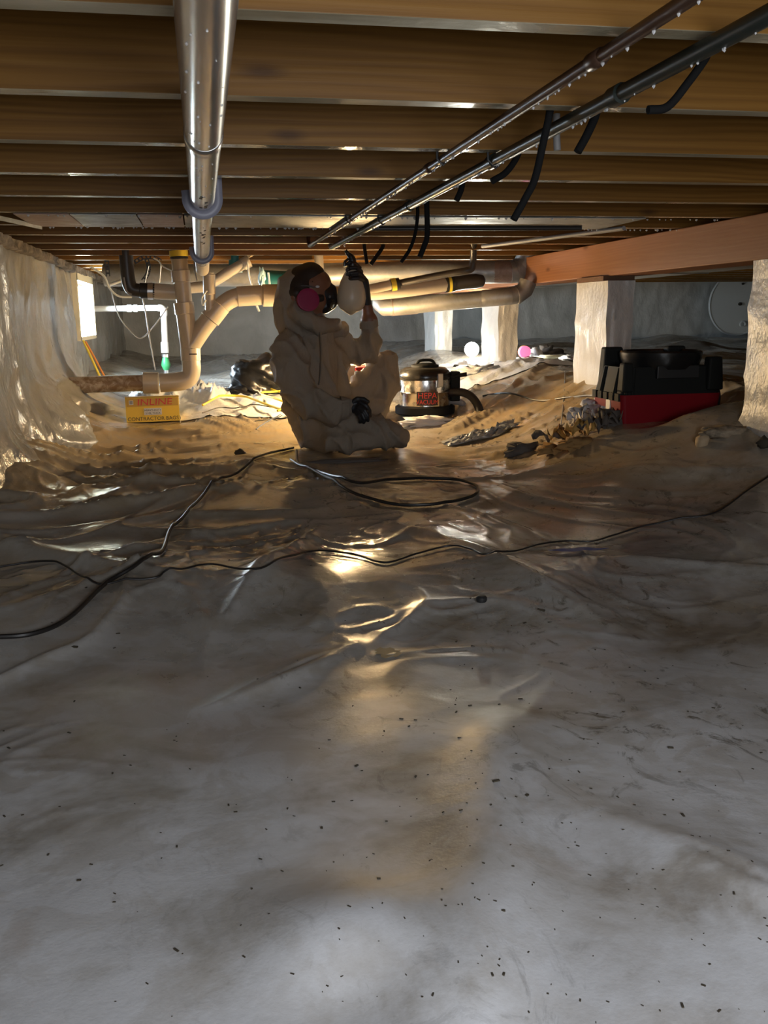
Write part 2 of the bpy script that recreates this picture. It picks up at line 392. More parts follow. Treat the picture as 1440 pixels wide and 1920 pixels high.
def part(name, mb, m, parent=None, smooth=True, label=None, kind=None, bev=0., angle=40):
    bm = bmesh.new(); off = rootloc(parent) if parent is not None else Vector((0, 0, 0))
    vs = [bm.verts.new(Vector(q)-off) for q in mb.v]
    for f in mb.f:
        try: bm.faces.new([vs[i] for i in f])
        except ValueError: pass
    bmesh.ops.recalc_face_normals(bm, faces=bm.faces)
    if bev > 0:
        bmesh.ops.bevel(bm, geom=list(bm.edges), offset=bev, segments=2, affect='EDGES', profile=.5)
    if smooth:
        for f in bm.faces: f.smooth = True
        for e in bm.edges:
            if len(e.link_faces) == 2 and e.calc_face_angle(0) > math.radians(angle): e.smooth = False
    me = D.meshes.new(name); bm.to_mesh(me); bm.free()
    o = link_mesh(name, me, m, parent)
    if label: o['label'] = label
    if kind: o['kind'] = kind
    return o
def thing(name, label, cat, loc=(0, 0, 0), group=None):
    o = D.objects.new(name, None); COL.objects.link(o); o.location = loc
    o['label'] = label; o['category'] = cat
    if group: o['group'] = group
    return o
def tag(o, label, cat, group=None, kind=None):
    o['label'] = label; o['category'] = cat
    if group: o['group'] = group
    if kind: o['kind'] = kind
    return o
def single(name, mb, m, label, cat, group=None, **k):
    return tag(part(name, mb, m, None, **k), label, cat, group)
def grid_mesh(name, X, Y, Z, m, mask=None, kind=None):
    r, c_ = X.shape; co = np.stack([X, Y, Z], -1).reshape(-1, 3)
    idx = np.arange(r*c_).reshape(r, c_)
    q = np.stack([idx[:-1, :-1], idx[:-1, 1:], idx[1:, 1:], idx[1:, :-1]], -1).reshape(-1, 4)
    if mask is not None: q = q[mask.reshape(-1)]
    me = D.meshes.new(name); me.vertices.add(len(co)); me.vertices.foreach_set('co', co.ravel())
    me.loops.add(q.size); me.loops.foreach_set('vertex_index', q.ravel().astype(np.int32))
    me.polygons.add(len(q)); me.polygons.foreach_set('loop_start', np.arange(0, q.size, 4, dtype=np.int32))
    me.polygons.foreach_set('loop_total', np.full(len(q), 4, np.int32))
    me.polygons.foreach_set('use_smooth', np.ones(len(q), bool)); me.update(calc_edges=True); me.validate()
    o = link_mesh(name, me, m)
    if kind: o['kind'] = kind
    return o
def text_part(name, body, size, m, parent, fn, extrude=.0, label=None):
    cu_ = D.curves.new('t', 'FONT'); cu_.body = body; cu_.size = size; cu_.align_x = 'CENTER'; cu_.align_y = 'CENTER'; cu_.extrude = extrude
    cu_.resolution_u = 3
    to = D.objects.new('t', cu_); COL.objects.link(to)
    dg = bpy.context.evaluated_depsgraph_get(); me = D.meshes.new_from_object(to.evaluated_get(dg))
    D.objects.remove(to); off = rootloc(parent)
    for v_ in me.vertices: v_.co = fn(v_.co.copy())-off
    me.name = name; me.materials.clear()
    o = link_mesh(name, me, m, parent)
    if label: o['label'] = label
    return o

# ================================================================== structure
# ground
ys = np.concatenate([np.linspace(-2.2, .45, 40)[:-1], .45*np.exp(np.arange(0, math.log(10.15/.45), .0052))])
xs = np.concatenate([np.arange(-.80, 2.3, .0075), 2.3+np.cumsum(np.linspace(.008, .09, 110))])
GX, GY = np.meshgrid(xs, ys)
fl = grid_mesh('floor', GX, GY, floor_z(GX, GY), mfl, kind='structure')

JB = H+.325                                  # underside of the joists
JH = .235
def joist_mesh():
    mb = MB(); L = 7.0; x0 = -.80; n = 1
    mb.add([(x0, -.038, 0), (x0+L, -.038, 0), (x0+L, 0, 0), (x0, 0, 0), (x0, -.038, JH), (x0+L, -.038, JH), (x0+L, 0, JH), (x0, 0, JH)],
           [(3, 2, 1, 0), (4, 5, 6, 7), (0, 1, 5, 4), (1, 2, 6, 5), (2, 3, 7, 6), (3, 0, 4, 7)])
    return mb
mb = MB().box((2.9, 4.0, JB+JH+.01), (7.6, 12.4, .02))
ceil = part('ceiling', mb, M_deck, None, False); ceil['kind'] = 'structure'
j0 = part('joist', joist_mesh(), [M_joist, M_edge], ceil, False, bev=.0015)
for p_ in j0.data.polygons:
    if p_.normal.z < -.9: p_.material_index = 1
for k in range(-7, 22):
    j = j0 if k == -7 else j0.copy()
    if k != -7: COL.objects.link(j)
    j.parent = ceil; j.location = (random.uniform(-.02, .02), 1.147+.406*k, JB)

# left wall: poly sheet hung on the masonry, bulging at its foot
WY0, WY1, WZ0, WZ1 = 6.12, 7.05, H-.125, H+.292   # window opening
yy = np.unique(np.concatenate([np.arange(-2.2, 10.02, .02), [WY0, WY1]])); zz = np.unique(np.concatenate([np.linspace(-.05, H+.297, 62), [WZ0, WZ1]]))
YY, ZZ = np.meshgrid(yy, zz)
bul = .025*pn(YY*1.3, ZZ*1.2, 21)+.018*np.exp(-np.abs(pn(YY*1.6+.3*ZZ+.1*pn(YY*3,ZZ*3,27), ZZ*.8, 22))/.12)+.007*np.exp(-np.abs(pn(YY*3.2+.15*pn(YY*6,ZZ*6,28), ZZ*3.0, 23))/.08)+.003*pn(YY*9, ZZ*5, 24)
foot = (.15+.10*np.exp(-((YY-5.0)/.7)**2))*np.exp(-(ZZ/(.20+.14*np.exp(-((YY-5.0)/.6)**2)))**2)*sst(2.5, 3.6, YY)*(1-sst(5.8, 6.5, YY))*(.7+.6*pn(YY*2.2, ZZ*2.2, 25)+.35*ridge(pn(YY*4, ZZ*6, 26), 2))
edge = np.minimum.reduce([np.abs(YY-WY0)*8, np.abs(YY-WY1)*8]); inw = (YY > WY0-.15) & (YY < WY1+.15) & (ZZ > WZ0-.1)
bul = np.where(inw, bul*.15, bul)
XX = XW+bul+foot
cy = (YY[:-1, :-1]+YY[1:, 1:])/2; cz = (ZZ[:-1, :-1]+ZZ[1:, 1:])/2
hole = (cy > WY0) & (cy < WY1) & (cz > WZ0) & (cz < WZ1)
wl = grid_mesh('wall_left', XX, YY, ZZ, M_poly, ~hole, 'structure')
# masonry sill over the sheet
yy = np.arange(-2.2, 10.0, .02); uu = np.linspace(0, 1, 9); YY, UU = np.meshgrid(yy, uu)
low = JB-.040+.010*pn(YY*5, YY*0+2, 32); ZZ = low+(JB-.001-low)*UU
XX = XW+.038+.012*pn(YY*7, ZZ*18, 31)+.008*pn(YY*20, ZZ*30, 33)-.03*(UU < .05)
grid_mesh('trim_1', XX, YY, ZZ, M_sill, None, 'structure')
mb = MB().box((XW-.12, 4, JB-.05), (.16, 12.4, .098)); t_ = part('trim_2', mb, M_sill, None, False); t_['kind'] = 'structure'
# window
mb = MB(); fw = .05; X0 = XW+.012
wy = (WY0+WY1)/2; wz = (WZ0+WZ1)/2
for (c_, s_) in (((X0-.05, WY0+fw/2-.01, wz), (.14, fw, WZ1-WZ0)), ((X0-.05, WY1-fw/2+.01, wz), (.14, fw, WZ1-WZ0)),
                 ((X0-.05, wy, WZ1-fw/2), (.14, WY1-WY0, fw)), ((X0-.05, wy, WZ0+.012), (.14, WY1-WY0, .024))):
    mb.box(c_, s_)
win = part('window_1', mb, M_frame, None, False); win['kind'] = 'structure'
part('window_sash', MB().box((X0-.06, wy-.22, wz), (.03, .03, WZ1-WZ0-.1)), M_frame, win, False)
part('pane', MB().box((X0-.085, wy, wz), (.008, WY1-WY0-.06, WZ1-WZ0-.05)), M_pane, win, False)
# back wall
xb = np.arange(-.9, 7.3, .03); zb = np.linspace(.0, H+.6, 40); XX, ZZ = np.meshgrid(xb, zb)
YB = 10.0-.03*pn(XX*1.3, ZZ*1.3, 41)-.012*ridge(pn(XX*3+.5*ZZ, ZZ*1.2, 42), 3)-.01*ridge(pn(XX*5, ZZ*5, 43), 4)
wb = grid_mesh('wall_back', XX, YB, ZZ, M_polyb, None, 'structure')
wr = part('wall_right', MB().box((7.05, 4, .5), (.1, 12.4, 1.4)), M_polyb, None, False); wr['kind'] = 'structure'

# ================================================================== girder and piers
g = part('girder', MB().box((1.96, 4.2, H+.2475), (.18, 10.6, .152)), M_girder, None, False, bev=.004)
tag(g, 'reddish brown timber girder running under the joist ends on white piers', 'beam')
def pier(y0, dep, wdt, ztop, label, shim=None, flare=0.):
    base = Vector((1.87+wdt/2, y0+dep/2, fz(1.87, y0)-.02)); zt = H+ztop
    t = thing('pier', label, 'pier', base, 'sheet wrapped piers under the girder')
    nz = 26; n = 40; vs = []; fs = []
    per = []
    for k in range(n):                                   # rounded rectangle outline
        s_ = k/n*4; i = int(s_); f = s_-i
        c4 = [(0, 0), (1, 0), (1, 1), (0, 1), (0, 0)]
        per.append((c4[i][0]*(1-f)+c4[i+1][0]*f, c4[i][1]*(1-f)+c4[i+1][1]*f))
    for a in range(nz):
        q = a/(nz-1); z = base.z-.03+(zt-base.z+.03)*q
        for (u_, v_) in per:
            x, y = 1.87+u_*wdt, y0+v_*dep
            d = .010*float(ridge(pn((u_-v_)*3+y0, z*3, 51), 2))+.005*float(pn((u_+v_)*6+y0*3, z*9, 52))+flare*math.exp(-((z-base.z)/.07)**2)
            cx, cy_ = u_-.5, v_-.5; l = math.hypot(cx, cy_)
            vs.append((x+cx/l*d, y+cy_/l*d, z))
    for a in range(nz-1):
        for k in range(n):
            k2 = (k+1) % n; fs.append((a*n+k, a*n+k2, (a+1)*n+k2, (a+1)*n+k))
    fs.append(tuple((nz-1)*n+k for k in range(n)))
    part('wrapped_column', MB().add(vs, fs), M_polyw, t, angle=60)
    if shim:
        part('shim_board', MB().box((1.87+wdt/2-.005, y0+dep*.45, (zt+H+.1715)/2), (wdt+.03, dep*.85, H+.1715-zt)), M_shim, t, False)
    return t
pier(2.66, .36, .2, .171, 'white plastic wrapped pier at the frame edge, closest to the camera', flare=.05)
pier(4.20, .37, .125, .150, 'white plastic wrapped pier behind the red and black blower', shim=1)
pier(5.84, .36, .12, .145, 'white plastic wrapped pier between the bare lamp and the debris')
pier(7.50, .36, .14, .145, 'plastic wrapped pier behind the bare lamp, yellow lit')

# ================================================================== overhead pipes
# silver pipe under the joists
def SP(Y):
    z = .289 if Y < 3.4 else .289-(Y-3.4)*.036
    return Vector((np.interp(Y, [.3, .96, 4, 5], [.018, .022, .030, .036]), Y, H+z))
t = thing('silver_pipe', 'wet silver drain pipe hung lengthwise below the joists', 'pipe', SP(2.5))
part('pipe', MB().tube([SP(y) for y in np.linspace(-1.0, 4.86, 40)], .0301, 32), M_silver, t)
part('joint_ring', MB().tube([SP(1.60), SP(1.603), SP(1.66), SP(1.663)], [.0303, .0318, .0318, .0303], 32), M_silver, t)
part('pipe_end', MB().tube([SP(4.35), SP(4.36), SP(4.84), SP(4.86)], [.0305, .032, .032, .0305], 28), M_pvc, t, label='bare cream end of the silver pipe')
mb = MB(); rn = random.Random(3)
for i in range(26):                                     # printed characters along the underside
    y = rn.choice([rn.uniform(2.15, 2.6), rn.uniform(2.9, 3.5)]); a = rn.uniform(-.25, .25); c_ = SP(y)
    q = c_+Vector((math.sin(a)*.0304, 0, -math.cos(a)*.0304))
    mb.box(q, (.007, .012, .0012), Matrix.Rotation(-a, 3, 'Y'))
part('print_marks', mb, M_dkp, t, False, kind='stuff')
for Y in (2.46, 4.02):
    c_ = SP(Y); mb = MB(); pts = []
    for k in range(25):
        a = math.radians(170+k*200/24)
        pts.append(c_+Vector((math.cos(a), 0, math.sin(a)))*.0385)
    pts = [pts[0]+Vector((-.001, 0, .012))]+pts+[pts[-1]+Vector((.0, 0, .06))]
    part('hanger', MB().tube(pts, .0065, 10, flat=1.8), M_hook, t, label='grey plastic J hook')
mb = MB()
for i in range(70):
    y = rn.uniform(.7, 4.2); a = rn.uniform(-.9, 1.2); c_ = SP(y)+Vector((math.sin(a)*.0303, 0, -math.cos(a)*.0303))
    r = rn.uniform(.0008, .0020); mb.lathe([(r*.1, -r), (r*.9, -r*.4), (r*.9, .4*r), (.1*r, r)], c_, 6)
part('water_drops', mb, M_water, t, kind='stuff')

# the two lines that run diagonally in the picture
for (nm, xa, ra, m, yend, lab, rings) in (('copper_line', .503, .0085, M_copper, 4.35, 'thin brown copper line under the joists, left of the insulated one', (1.17, 2.05, 3.1)),
                                    ('insulated_line', .614, .0115, M_insul, 4.45, 'dark green black water line running under joists beside copper line', (1.35, 1.95, 2.75))):
    zc = H+.310; t = thing(nm, lab, 'pipe', (xa, 2, zc))
    pts = [(xa, -1, zc), (xa, yend-.05, zc)]+[(xa, yend-.05+.05*math.sin(a), zc+.05-.05*math.cos(a)) for a in np.linspace(.2, 1.57, 6)]+[(xa, yend, zc+.20)]
    part('pipe', MB().tube(pts, ra, 14), m, t)
    for y in rings: part('coupling', MB().tube([(xa, y, zc), (xa, y+.003, zc), (xa, y+.035, zc), (xa, y+.038, zc)], [ra, ra*1.28, ra*1.28, ra], 14), m, t)
    mb = MB()
    for i in range(90):
        y = .9+3.4*rn.random()**1.2; r = rn.uniform(.0012, .0030)
        mb.lathe([(r*.1, -r*1.3), (r*.9, -r*.4), (r*.9, .4*r), (.1*r, r)], (xa+rn.uniform(-.3, .3)*ra, y, zc-ra-.0006), 6)
    part('water_drops', mb, M_water, t, kind='stuff')
    for y in (1.95, 3.17): part('pipe_clip', MB().tube([(xa-ra*1.5, y, JB+.02), (xa-ra*1.4, y, zc), (xa, y, zc-ra*1.3), (xa+ra*1.4, y, zc), (xa+ra*1.5, y, JB+.02)], .003, 8), M_rubber, t)

# black foam strips hanging from the joist bays
def strip(px, wpx, Y, label, flat=.9, m=M_foam, name='foam_strip', up=True):
    pts = [P(x, y, Y) for x, y in px]
    if up: pts = [Vector((pts[0].x, pts[0].y, max(pts[0].z, JB+.03)))]+pts
    r = RW(wpx*1.05, pts[-1]); pts = smooth_pts(pts, 5)
    return single(name, MB().tube(pts, r, 12, flat=flat), m, label, 'insulation', 'black foam strips dangling from the joists')
def ytop(px, py): return PZ(px, py, JB).y
strip([(1322, 110), (1290, 155), (1252, 200), (1215, 206)], 17, ytop(1322, 110)+.08, 'black foam strip bent like an elbow, hanging highest up by the insulated line')
strip([(1117, 214), (1102, 250), (1083, 285)], 17, ytop(1117, 214)+.03, 'short straight black foam strip right of the long bent strip')
strip([(1043, 240), (1045, 282)], 14, ytop(1043, 220)+.12, 'grey stubby foam end between two black foam strips', m=M_cableg)
strip([(1031, 209), (1018, 270), (1003, 335), (985, 372), (963, 412)], 15, ytop(1031, 209)+.02, 'longest black foam strip with a bend, reaching down past four joists')
strip([(972, 288), (950, 322), (922, 340)], 13, ytop(972, 288)+.02, 'black foam strip curling left just behind the insulated line')
strip([(866, 350), (856, 376)], 12, 1.147+.406*round((ytop(866, 350)-1.147)/.406)+.004, 'tiny black foam scrap above the tall black pipe')
strip([(800, 380), (801, 440), (795, 462), (787, 482)], 11, ytop(800, 378)+.03, 'black foam strip with thick bent tip, left of tall black pipe')
strip([(783, 405), (778, 440), (768, 468), (752, 492)], 7, ytop(783, 400)+.04, 'thin curved black foam strip, leftmost of the pair near the spray nozzle')
strip([(683, 460), (688, 495)], 7, ytop(683, 459)+.05, 'short upright black foam piece beside the gloved hand')
strip([(717, 464), (695, 496)], 8, ytop(717, 462)+.05, 'slanting black foam piece leaning towards the gloved hand')

# conduits near the girder
for a, b, r, lab in (((905, 462), (1170, 428), .009, 'grey conduit slanting below far joists near the girder'), ((690, 429), (1090, 428), .008, 'dark rod running crosswise below the joists')):
    p0, p1 = PZ(*a, JB-.012), PZ(*b, JB-.012)
    single('conduit', MB().tube([p0, p0.lerp(p1, .5), p1], r, 10), M_cableg if 'grey' in lab else M_abs, lab, 'pipe')
# sheet metal nailed under one bay
jy = 1.147+.406*5
t = thing('joist_pan', 'grey and pinkish sheet metal panning nailed under one joist bay', 'duct', (.2, jy+.2, JB))
for (xa, xb_, m, lb) in ((PZ(52, 415, JB).x, PZ(148, 415, JB).x, M_panpink, 'pinkish metal panel'), (PZ(149, 415, JB).x, PZ(264, 415, JB).x, M_pan, None), (PZ(265, 415, JB).x, PZ(345, 415, JB).x, M_panpink, 'brown stained panel'), (PZ(346, 415, JB).x, PZ(700, 415, JB).x, M_pan, None), (PZ(701, 415, JB).x, PZ(1180, 415, JB).x, M_pan, None)):
    part('pan_panel', MB().box(((xa+xb_)/2, jy+.195, JB-.003), (xb_-xa-.003, .405, .003)), m, t, False, label=lb)
part('pan_flange', MB().box((PZ(30, 411, JB).x, jy+.19, JB-.008), (.004, .40, .014), Matrix.Rotation(-.25, 3, 'Z')), M_pan, t, False)
mb = MB()
for i in range(170):
    x = rn.uniform(-.5, 1.9); r = rn.uniform(.002, .006)
    mb.lathe([(r*.1, -r*1.2), (r*.8, -r*.5), (r, .2*r), (.3*r, r*.5)], (x, jy+.39*rn.choice([0, 1, 1])+rn.uniform(-.01, .01), JB-.006), 7)
part('water_drops', mb, M_water, t, kind='stuff')

# ================================================================== drain stack (cream PVC) behind the worker
YS = 5.15
def pxtube(pts, w, Y, n=20, k=5, sm=True):
    q = [P(x, y, (Y if not hasattr(Y, '__len__') else Y[i])) for i, (x, y) in enumerate(pts)]
    ws = w if hasattr(w, '__len__') else [w]*len(q)
    r = [RW(a, b) for a, b in zip(ws, q)]
    if sm and len(q) > 2 and not hasattr(w, '__len__'):
        q = smooth_pts(q, k); r = r[0]
    return MB().tube(q, r, n)
def collar(a, b, w, Y, lip=2.5):
    (ax, ay), (bx, by) = a, b; f = lambda t: (ax+(bx-ax)*t, ay+(by-ay)*t)
    return pxtube([f(0), f(.03), f(.12), f(.88), f(.97), f(1)], [w-lip, w, w, w, w, w-lip], Y, 24, sm=False)
st = thing('drain_stack', 'cream plastic drain stack with wye, elbows and a stained run into the sheet', 'pipe', P(358, 705, YS))
part('stack_pipe', pxtube([(334, 470), (345, 560), (353, 640)], 30, YS), M_pvc, st)
rc = part('rubber_coupling', collar((333, 452), (336, 486), 33, YS), M_rubber, st, label='black rubber coupling with yellow label')
part('yellow_label', collar((334.4, 470), (335.4, 481), 34.5, YS, 0), M_ylab, rc)
part('coupling', collar((338, 507), (340.5, 529), 35, YS), M_pvc, st)
part('coupling', collar((344, 567), (347, 589), 37, YS), M_pvc, st)
part('wye_fitting', pxtube([(347, 586), (356, 655)], 34, YS), M_pvc, st)
part('wye_branch', pxtube([(357, 650), (378, 618), (404, 584)], 35, YS), M_pvc, st)
part('coupling', collar((393, 599), (414, 572), 39, YS), M_pvc, st)
cp = part('coupling', collar((357, 653), (358, 676), 37, YS), M_pvc, st)
part('print_marks', MB().box(P(362, 664, YS-.06), (.04, .002, .006)), M_dkp, cp, False)
part('elbow', pxtube([(358, 674), (359, 692), (355, 706), (342, 714), (318, 717), (300, 718)], 35, YS, 22), M_pvc, st)
part('coupling', collar((268, 718), (298, 718), 40, YS), M_pvc, st)
part('stained_pipe', pxtube([(95, 724), (200, 720), (272, 718)], 31, YS), M_stain, st, label='brown stained end of the pipe')
part('offset_pipe', pxtube([(403, 584), (425, 566), (444, 557), (470, 554), (500, 554)], 33, YS), M_pvc, st)
part('coupling', collar((444, 556), (492, 553), 37, YS), M_pvc, st)
part('coupling', collar((492, 554), (528, 554), 41, YS), M_pvc, st)
part('main_pipe', pxtube([(505, 554), (600, 551), (720, 548), (841, 533)], 27, [YS, YS, YS+.05, YS+.15]), M_pvc, st)
part('black_branch_pipe', pxtube([(234, 445), (238, 500), (241, 527), (247, 541), (262, 545), (285, 545)], 26, YS+.05), M_abs, st, label='black plastic branch pipe')
bc = part('rubber_coupling', collar((262, 545), (291, 546), 29, YS+.05), M_rubber, st)
part('band_clamp', collar((277, 545.5), (287, 546), 31, YS+.05, 0), M_band, bc)
part('branch_pipe', pxtube([(288, 546), (340, 549)], 29, YS+.05), M_pvc, st)
part('branch_pipe', pxtube([(345, 541), (382, 537), (402, 527), (440, 504), (468, 489)], 20, YS+.22), M_pvc, st)
part('pipe_cap', collar((455, 496), (468, 489), 23, YS+.22), M_pvc, st)
part('vent_pipe', pxtube([(391, 512), (393, 540), (395, 592)], 20, YS-.02), M_pvc, st)
part('coupling', collar((392, 514), (393, 552), 23, YS-.02), M_pvc, st)
part('black_end_pipe', pxtube([(838, 534), (870, 529), (893, 527), (905, 527), (909, 527)], [27, 27, 27, 22, 10], YS+.15, sm=False), M_abs, st, label='black capped end of the main pipe')
bc = part('rubber_coupling', collar((834, 534), (852, 532), 29, YS+.15), M_rubber, st)
part('yellow_label', collar((840, 533), (845, 532.5), 30.5, YS+.15, 0), M_ylab, bc)
up = thing('riser_pipe', 'dark riser pipe bending left to a yellow banded clamp above main drain', 'pipe', P(880, 505, YS))
part('riser', pxtube([(868, 335), (877, 380), (886, 425), (888, 470), (887, 495)], [9, 10, 12, 12.5, 12.5], [YS-1.1, YS-.8, YS-.5, YS-.35, YS-.33], sm=False), M_abs, up)
part('riser_arm', pxtube([(887, 490), (884, 504), (868, 509), (830, 515), (748, 531)], 13, [YS-.33, YS-.33, YS-.32, YS-.25, YS-.1]), M_abs, up)
part('pale_arm', pxtube([(748, 531), (690, 543)], 18, YS-.1), M_pvc, up, label='cream end of the arm')
cl = part('clamp', collar((732, 535), (749, 531.5), 22, YS-.1), M_rubber, up)
part('yellow_label', collar((733, 534.5), (742, 532.8), 23.5, YS-.1, 0), M_ylab, cl)
single('vent_stub', MB().tube([P(597, 440, 5.3), P(597, 475, 5.3), P(599, 505, 5.3)], RW(17, P(597, 480, 5.3)), 16), M_pvc, 'short upright cream pipe rising to the joists behind the hooded head', 'pipe')

# white discharge pipe with a green check valve
t = thing('discharge_pipe', 'thin white pipe leaving the sheeted wall and turning down to a green valve', 'pipe', P(309, 690, 7.3))
part('pipe', pxtube([(176, 579), (298, 577)], 11, 7.3), M_pvcw, t)
part('elbow', pxtube([(296, 577), (303, 578), (307, 584), (307, 592)], 13, 7.3), M_pvcw, t)
part('pipe', pxtube([(307, 588), (310, 660)], 11, 7.3), M_pvcw, t)
for a, b in (((238, 578), (247, 578)), ((250, 578), (258, 578)), ((308.5, 641), (309.5, 662))): part('coupling', collar(a, b, 14, 7.3), M_pvcw, t)
part('hose_clamp', collar((310, 664), (310.3, 670), 13, 7.3), M_band, t)
part('check_valve', pxtube([(310, 668), (310.5, 677), (311, 684), (311.5, 690), (311.7, 694)], [9, 14, 17, 13, 9], 7.3, sm=False), M_green, t, label='green valve body')
part('hose_barb', pxtube([(311.7, 693), (312, 700)], 9, 7.3), M_band, t)

# perforated hanger straps, wires
def pstrap(pts, wpx, Y, label):
    c_ = smooth_pts([P(x, y, Y) for x, y in pts], 6); r = RW(wpx, c_[0]); mb = MB(); n = len(c_)
    d = Vector((0, 0, 1))
    L = [0]
    for i in range(1, n): L.append(L[-1]+(c_[i]-c_[i-1]).length)
    def at(s):
        i = max(k for k in range(n) if L[k] <= s+1e-9); i = min(i, n-2)
        return c_[i].lerp(c_[i+1], (s-L[i])/max(1e-6, L[i+1]-L[i])), (c_[i+1]-c_[i]).normalized()
    step = r*1.9; k = int(L[-1]/step)
    for i in range(k):
        for (s0, s1, o, h) in ((0, .45, 0, 1), (.45, 1, .75, .25), (.45, 1, -.75, .25)):
            p0, t0 = at((i+s0)*step); p1, t1 = at((i+s1)*step)
            nn = Vector((0, 1, 0)).cross(t0).normalized()
            q = [p0+nn*r*(o-h), p0+nn*r*(o+h), p1+nn*r*(o+h), p1+nn*r*(o-h)]; dd = Vector((0, .002, 0))
            mb.add([x_-dd for x_ in q]+[x_+dd for x_ in q], [(0, 1, 2, 3), (7, 6, 5, 4), (0, 4, 5, 1), (1, 5, 6, 2), (2, 6, 7, 3), (3, 7, 4, 0)])
    return single('hanger_strap', mb, M_rubber, label, 'strap', smooth=False)
pstrap([(196, 448), (199, 480), (203, 520)], 8, 5.6, 'black perforated hanger strap hanging straight down near the window')
pstrap([(252, 492), (268, 483), (284, 482), (299, 488), (303, 494)], 8, 5.3, 'black perforated strap arched between the black branch pipe and stack')
pstrap([(274, 484), (279, 500), (276, 515), (268, 527)], 8, 5.32, 'black perforated strap curling down under the arched strap')
def cable(px, r, Y, m, name, label, cat='cable', group=None, k=6):
    pts = smooth_pts([P(x, y, (Y[i] if hasattr(Y, '__len__') else Y)) for i, (x, y) in enumerate(px)], k)
    return single(name, MB().tube(pts, r, 8), m, label, cat, group)
cable([(170, 500), (195, 518), (205, 540), (222, 555), (247, 557)], .006, 5.6, M_cablew, 'wire', 'pale green white wire sagging from the sill to the black branch')
cable([(206, 535), (222, 590), (245, 622), (265, 634), (290, 610), (315, 575)], .0035, 5.9, M_cableg, 'wire', 'grey wire drooping in a loop in front of the white pipe')
cable([(267, 559), (273, 585), (279, 625), (291, 694)], .004, 5.9, M_cableg, 'wire', 'grey wire hanging straight down under the black branch pipe')
cable([(232, 520), (238, 546), (247, 552)], .004, 5.15, M_cableg, 'wire', 'short grey wire beside the black vertical branch')
cable([(206, 534), (228, 526)], .009, 5.5, M_cablew, 'wire_stub', 'short white stub left of the black branch pipe')
cable([(464, 492), (468, 518), (474, 540)], .005, 5.33, M_cablew, 'wire', 'cream wire end hanging behind the offset pipe')
cable([(480, 570), (486, 584)], .006, 5.2, M_cablew, 'wire_stub', 'cream wire tip poking out below the offset pipe')
cable([(368, 470), (364, 500), (370, 526)], .004, 4.78, M_cableg, 'wire', 'grey wire looping left of the silver pipe end')
cable([(388, 545), (379, 558), (380, 572), (386, 562)], .004, 5.10, M_cablew, 'wire', 'pale curled wire beside the vent pipe')
cable([(288, 484), (298, 490), (306, 500), (330, 511)], .004, 5.22, M_cablew, 'wire', 'white wire running behind the arched strap to the stack')
for a, b, w_ in (((302, 495), (299, 530), 9), ((279, 499), (272, 530), 6)):
    single('wire_tag', MB().tube([P(*a, 5.31), P(*b, 5.31)], RW(w_, P(*a, 5.31)), 8, flat=.3), M_pvcw, 'white plastic tag hanging by the arched strap, %s' % ('wide one' if w_ == 9 else 'narrow one'), 'tag')
cable([(156, 638), (168, 664), (180, 690), (190, 712)], .007, 6.0, M_cabley, 'cord', 'yellow cord running down the sheet from the window', 'cord')
cable([(160, 640), (178, 672), (190, 695), (200, 712)], .006, 5.95, M_cableo, 'cord', 'orange cord beside the yellow one under the window', 'cord')
# blocking boards between far joists
for (a, b, Y, lab) in (((468, 481), (494, 466), 5.3, 'pale wooden block nailed slantwise under the joists near the pipe cap'), ((612, 475), (626, 466), 5.2, 'pale wooden sliver beside the upright cream pipe'), ((640, 476), (618, 484), 5.8, 'pale board end behind the gloved hand')):
    p0, p1 = P(*a, Y), P(*b, Y); d = p1-p0
    single('wood_block', MB().box((p0+p1)/2+Vector((0, .1, .01)), (d.length, .22, .02), d.to_track_quat('X', 'Z').to_matrix()), M_pine, lab, 'wood', smooth=False)
# teal wraps
t = thing('teal_bundle', 'teal wrapped bundle with a pale blue crinkled end hanging behind the hood', 'insulation', P(520, 525, 5.45))
part('wrap', pxtube([(492, 524), (530, 526), (600, 527)], 35, 5.45), M_teal, t)
part('crinkled_end', MB().blob(P(491, 523, 5.40), (.018, .03, .055), 4, .5, 3, 3), M_tealc, t)
part('tie', pxtube([(503, 511), (506, 536)], 4, 5.3), M_pvcw, t)
t = thing('teal_canister', 'small teal canister above the diagonal cream pipe', 'canister', P(440, 487, 5.6))
part('body', pxtube([(440, 474), (440, 500)], 22, 5.6), M_teal, t); part('cap', pxtube([(448, 503), (448, 511)], 14, 5.55), M_tealc, t)

# ================================================================== ducts
t = thing('upper_duct', 'long round metal duct hung crosswise under the joists with rising elbow', 'duct', P(800, 512, 5.65))
part('duct_run', pxtube([(196, 516), (560, 516), (760, 511), (960, 510)], [41, 41, 41, 41], [5.8, 5.65, 5.52, 5.4], 28), M_duct, t)
part('stained_section', collar((928, 510), (960, 510), 42, [5.42, 5.419, 5.417, 5.403, 5.401, 5.4], 0), M_rustduct, t, label='pinkish stained duct section')
eb = part('elbow', pxtube([(955, 510), (970, 508), (981, 500), (988, 487), (990, 465)], 42, 5.4, 24), M_duct, t)
for a, b in (((965, 509), (969, 508)), ((978, 503), (982, 499)), ((987, 490), (988, 485))): part('seam', collar(a, b, 44, 5.4, 1), M_duct, eb)
t = thing('lower_duct', 'lower round metal duct with rusty patches sloping under the main drain', 'duct', P(850, 570, 5.5))
part('duct_run', pxtube([(735, 576), (910, 560)], 31, [5.42, 5.24], 26), M_duct, t)
part('rusty_section', collar((733, 576), (782, 572), 32.5, 5.42, 0), M_rustduct, t, label='rust stained duct section')
part('pale_section', collar((905, 560), (958, 555), 32, [5.24, 5.24, 5.23, 5.2, 5.2, 5.2], 0), M_duct, t)
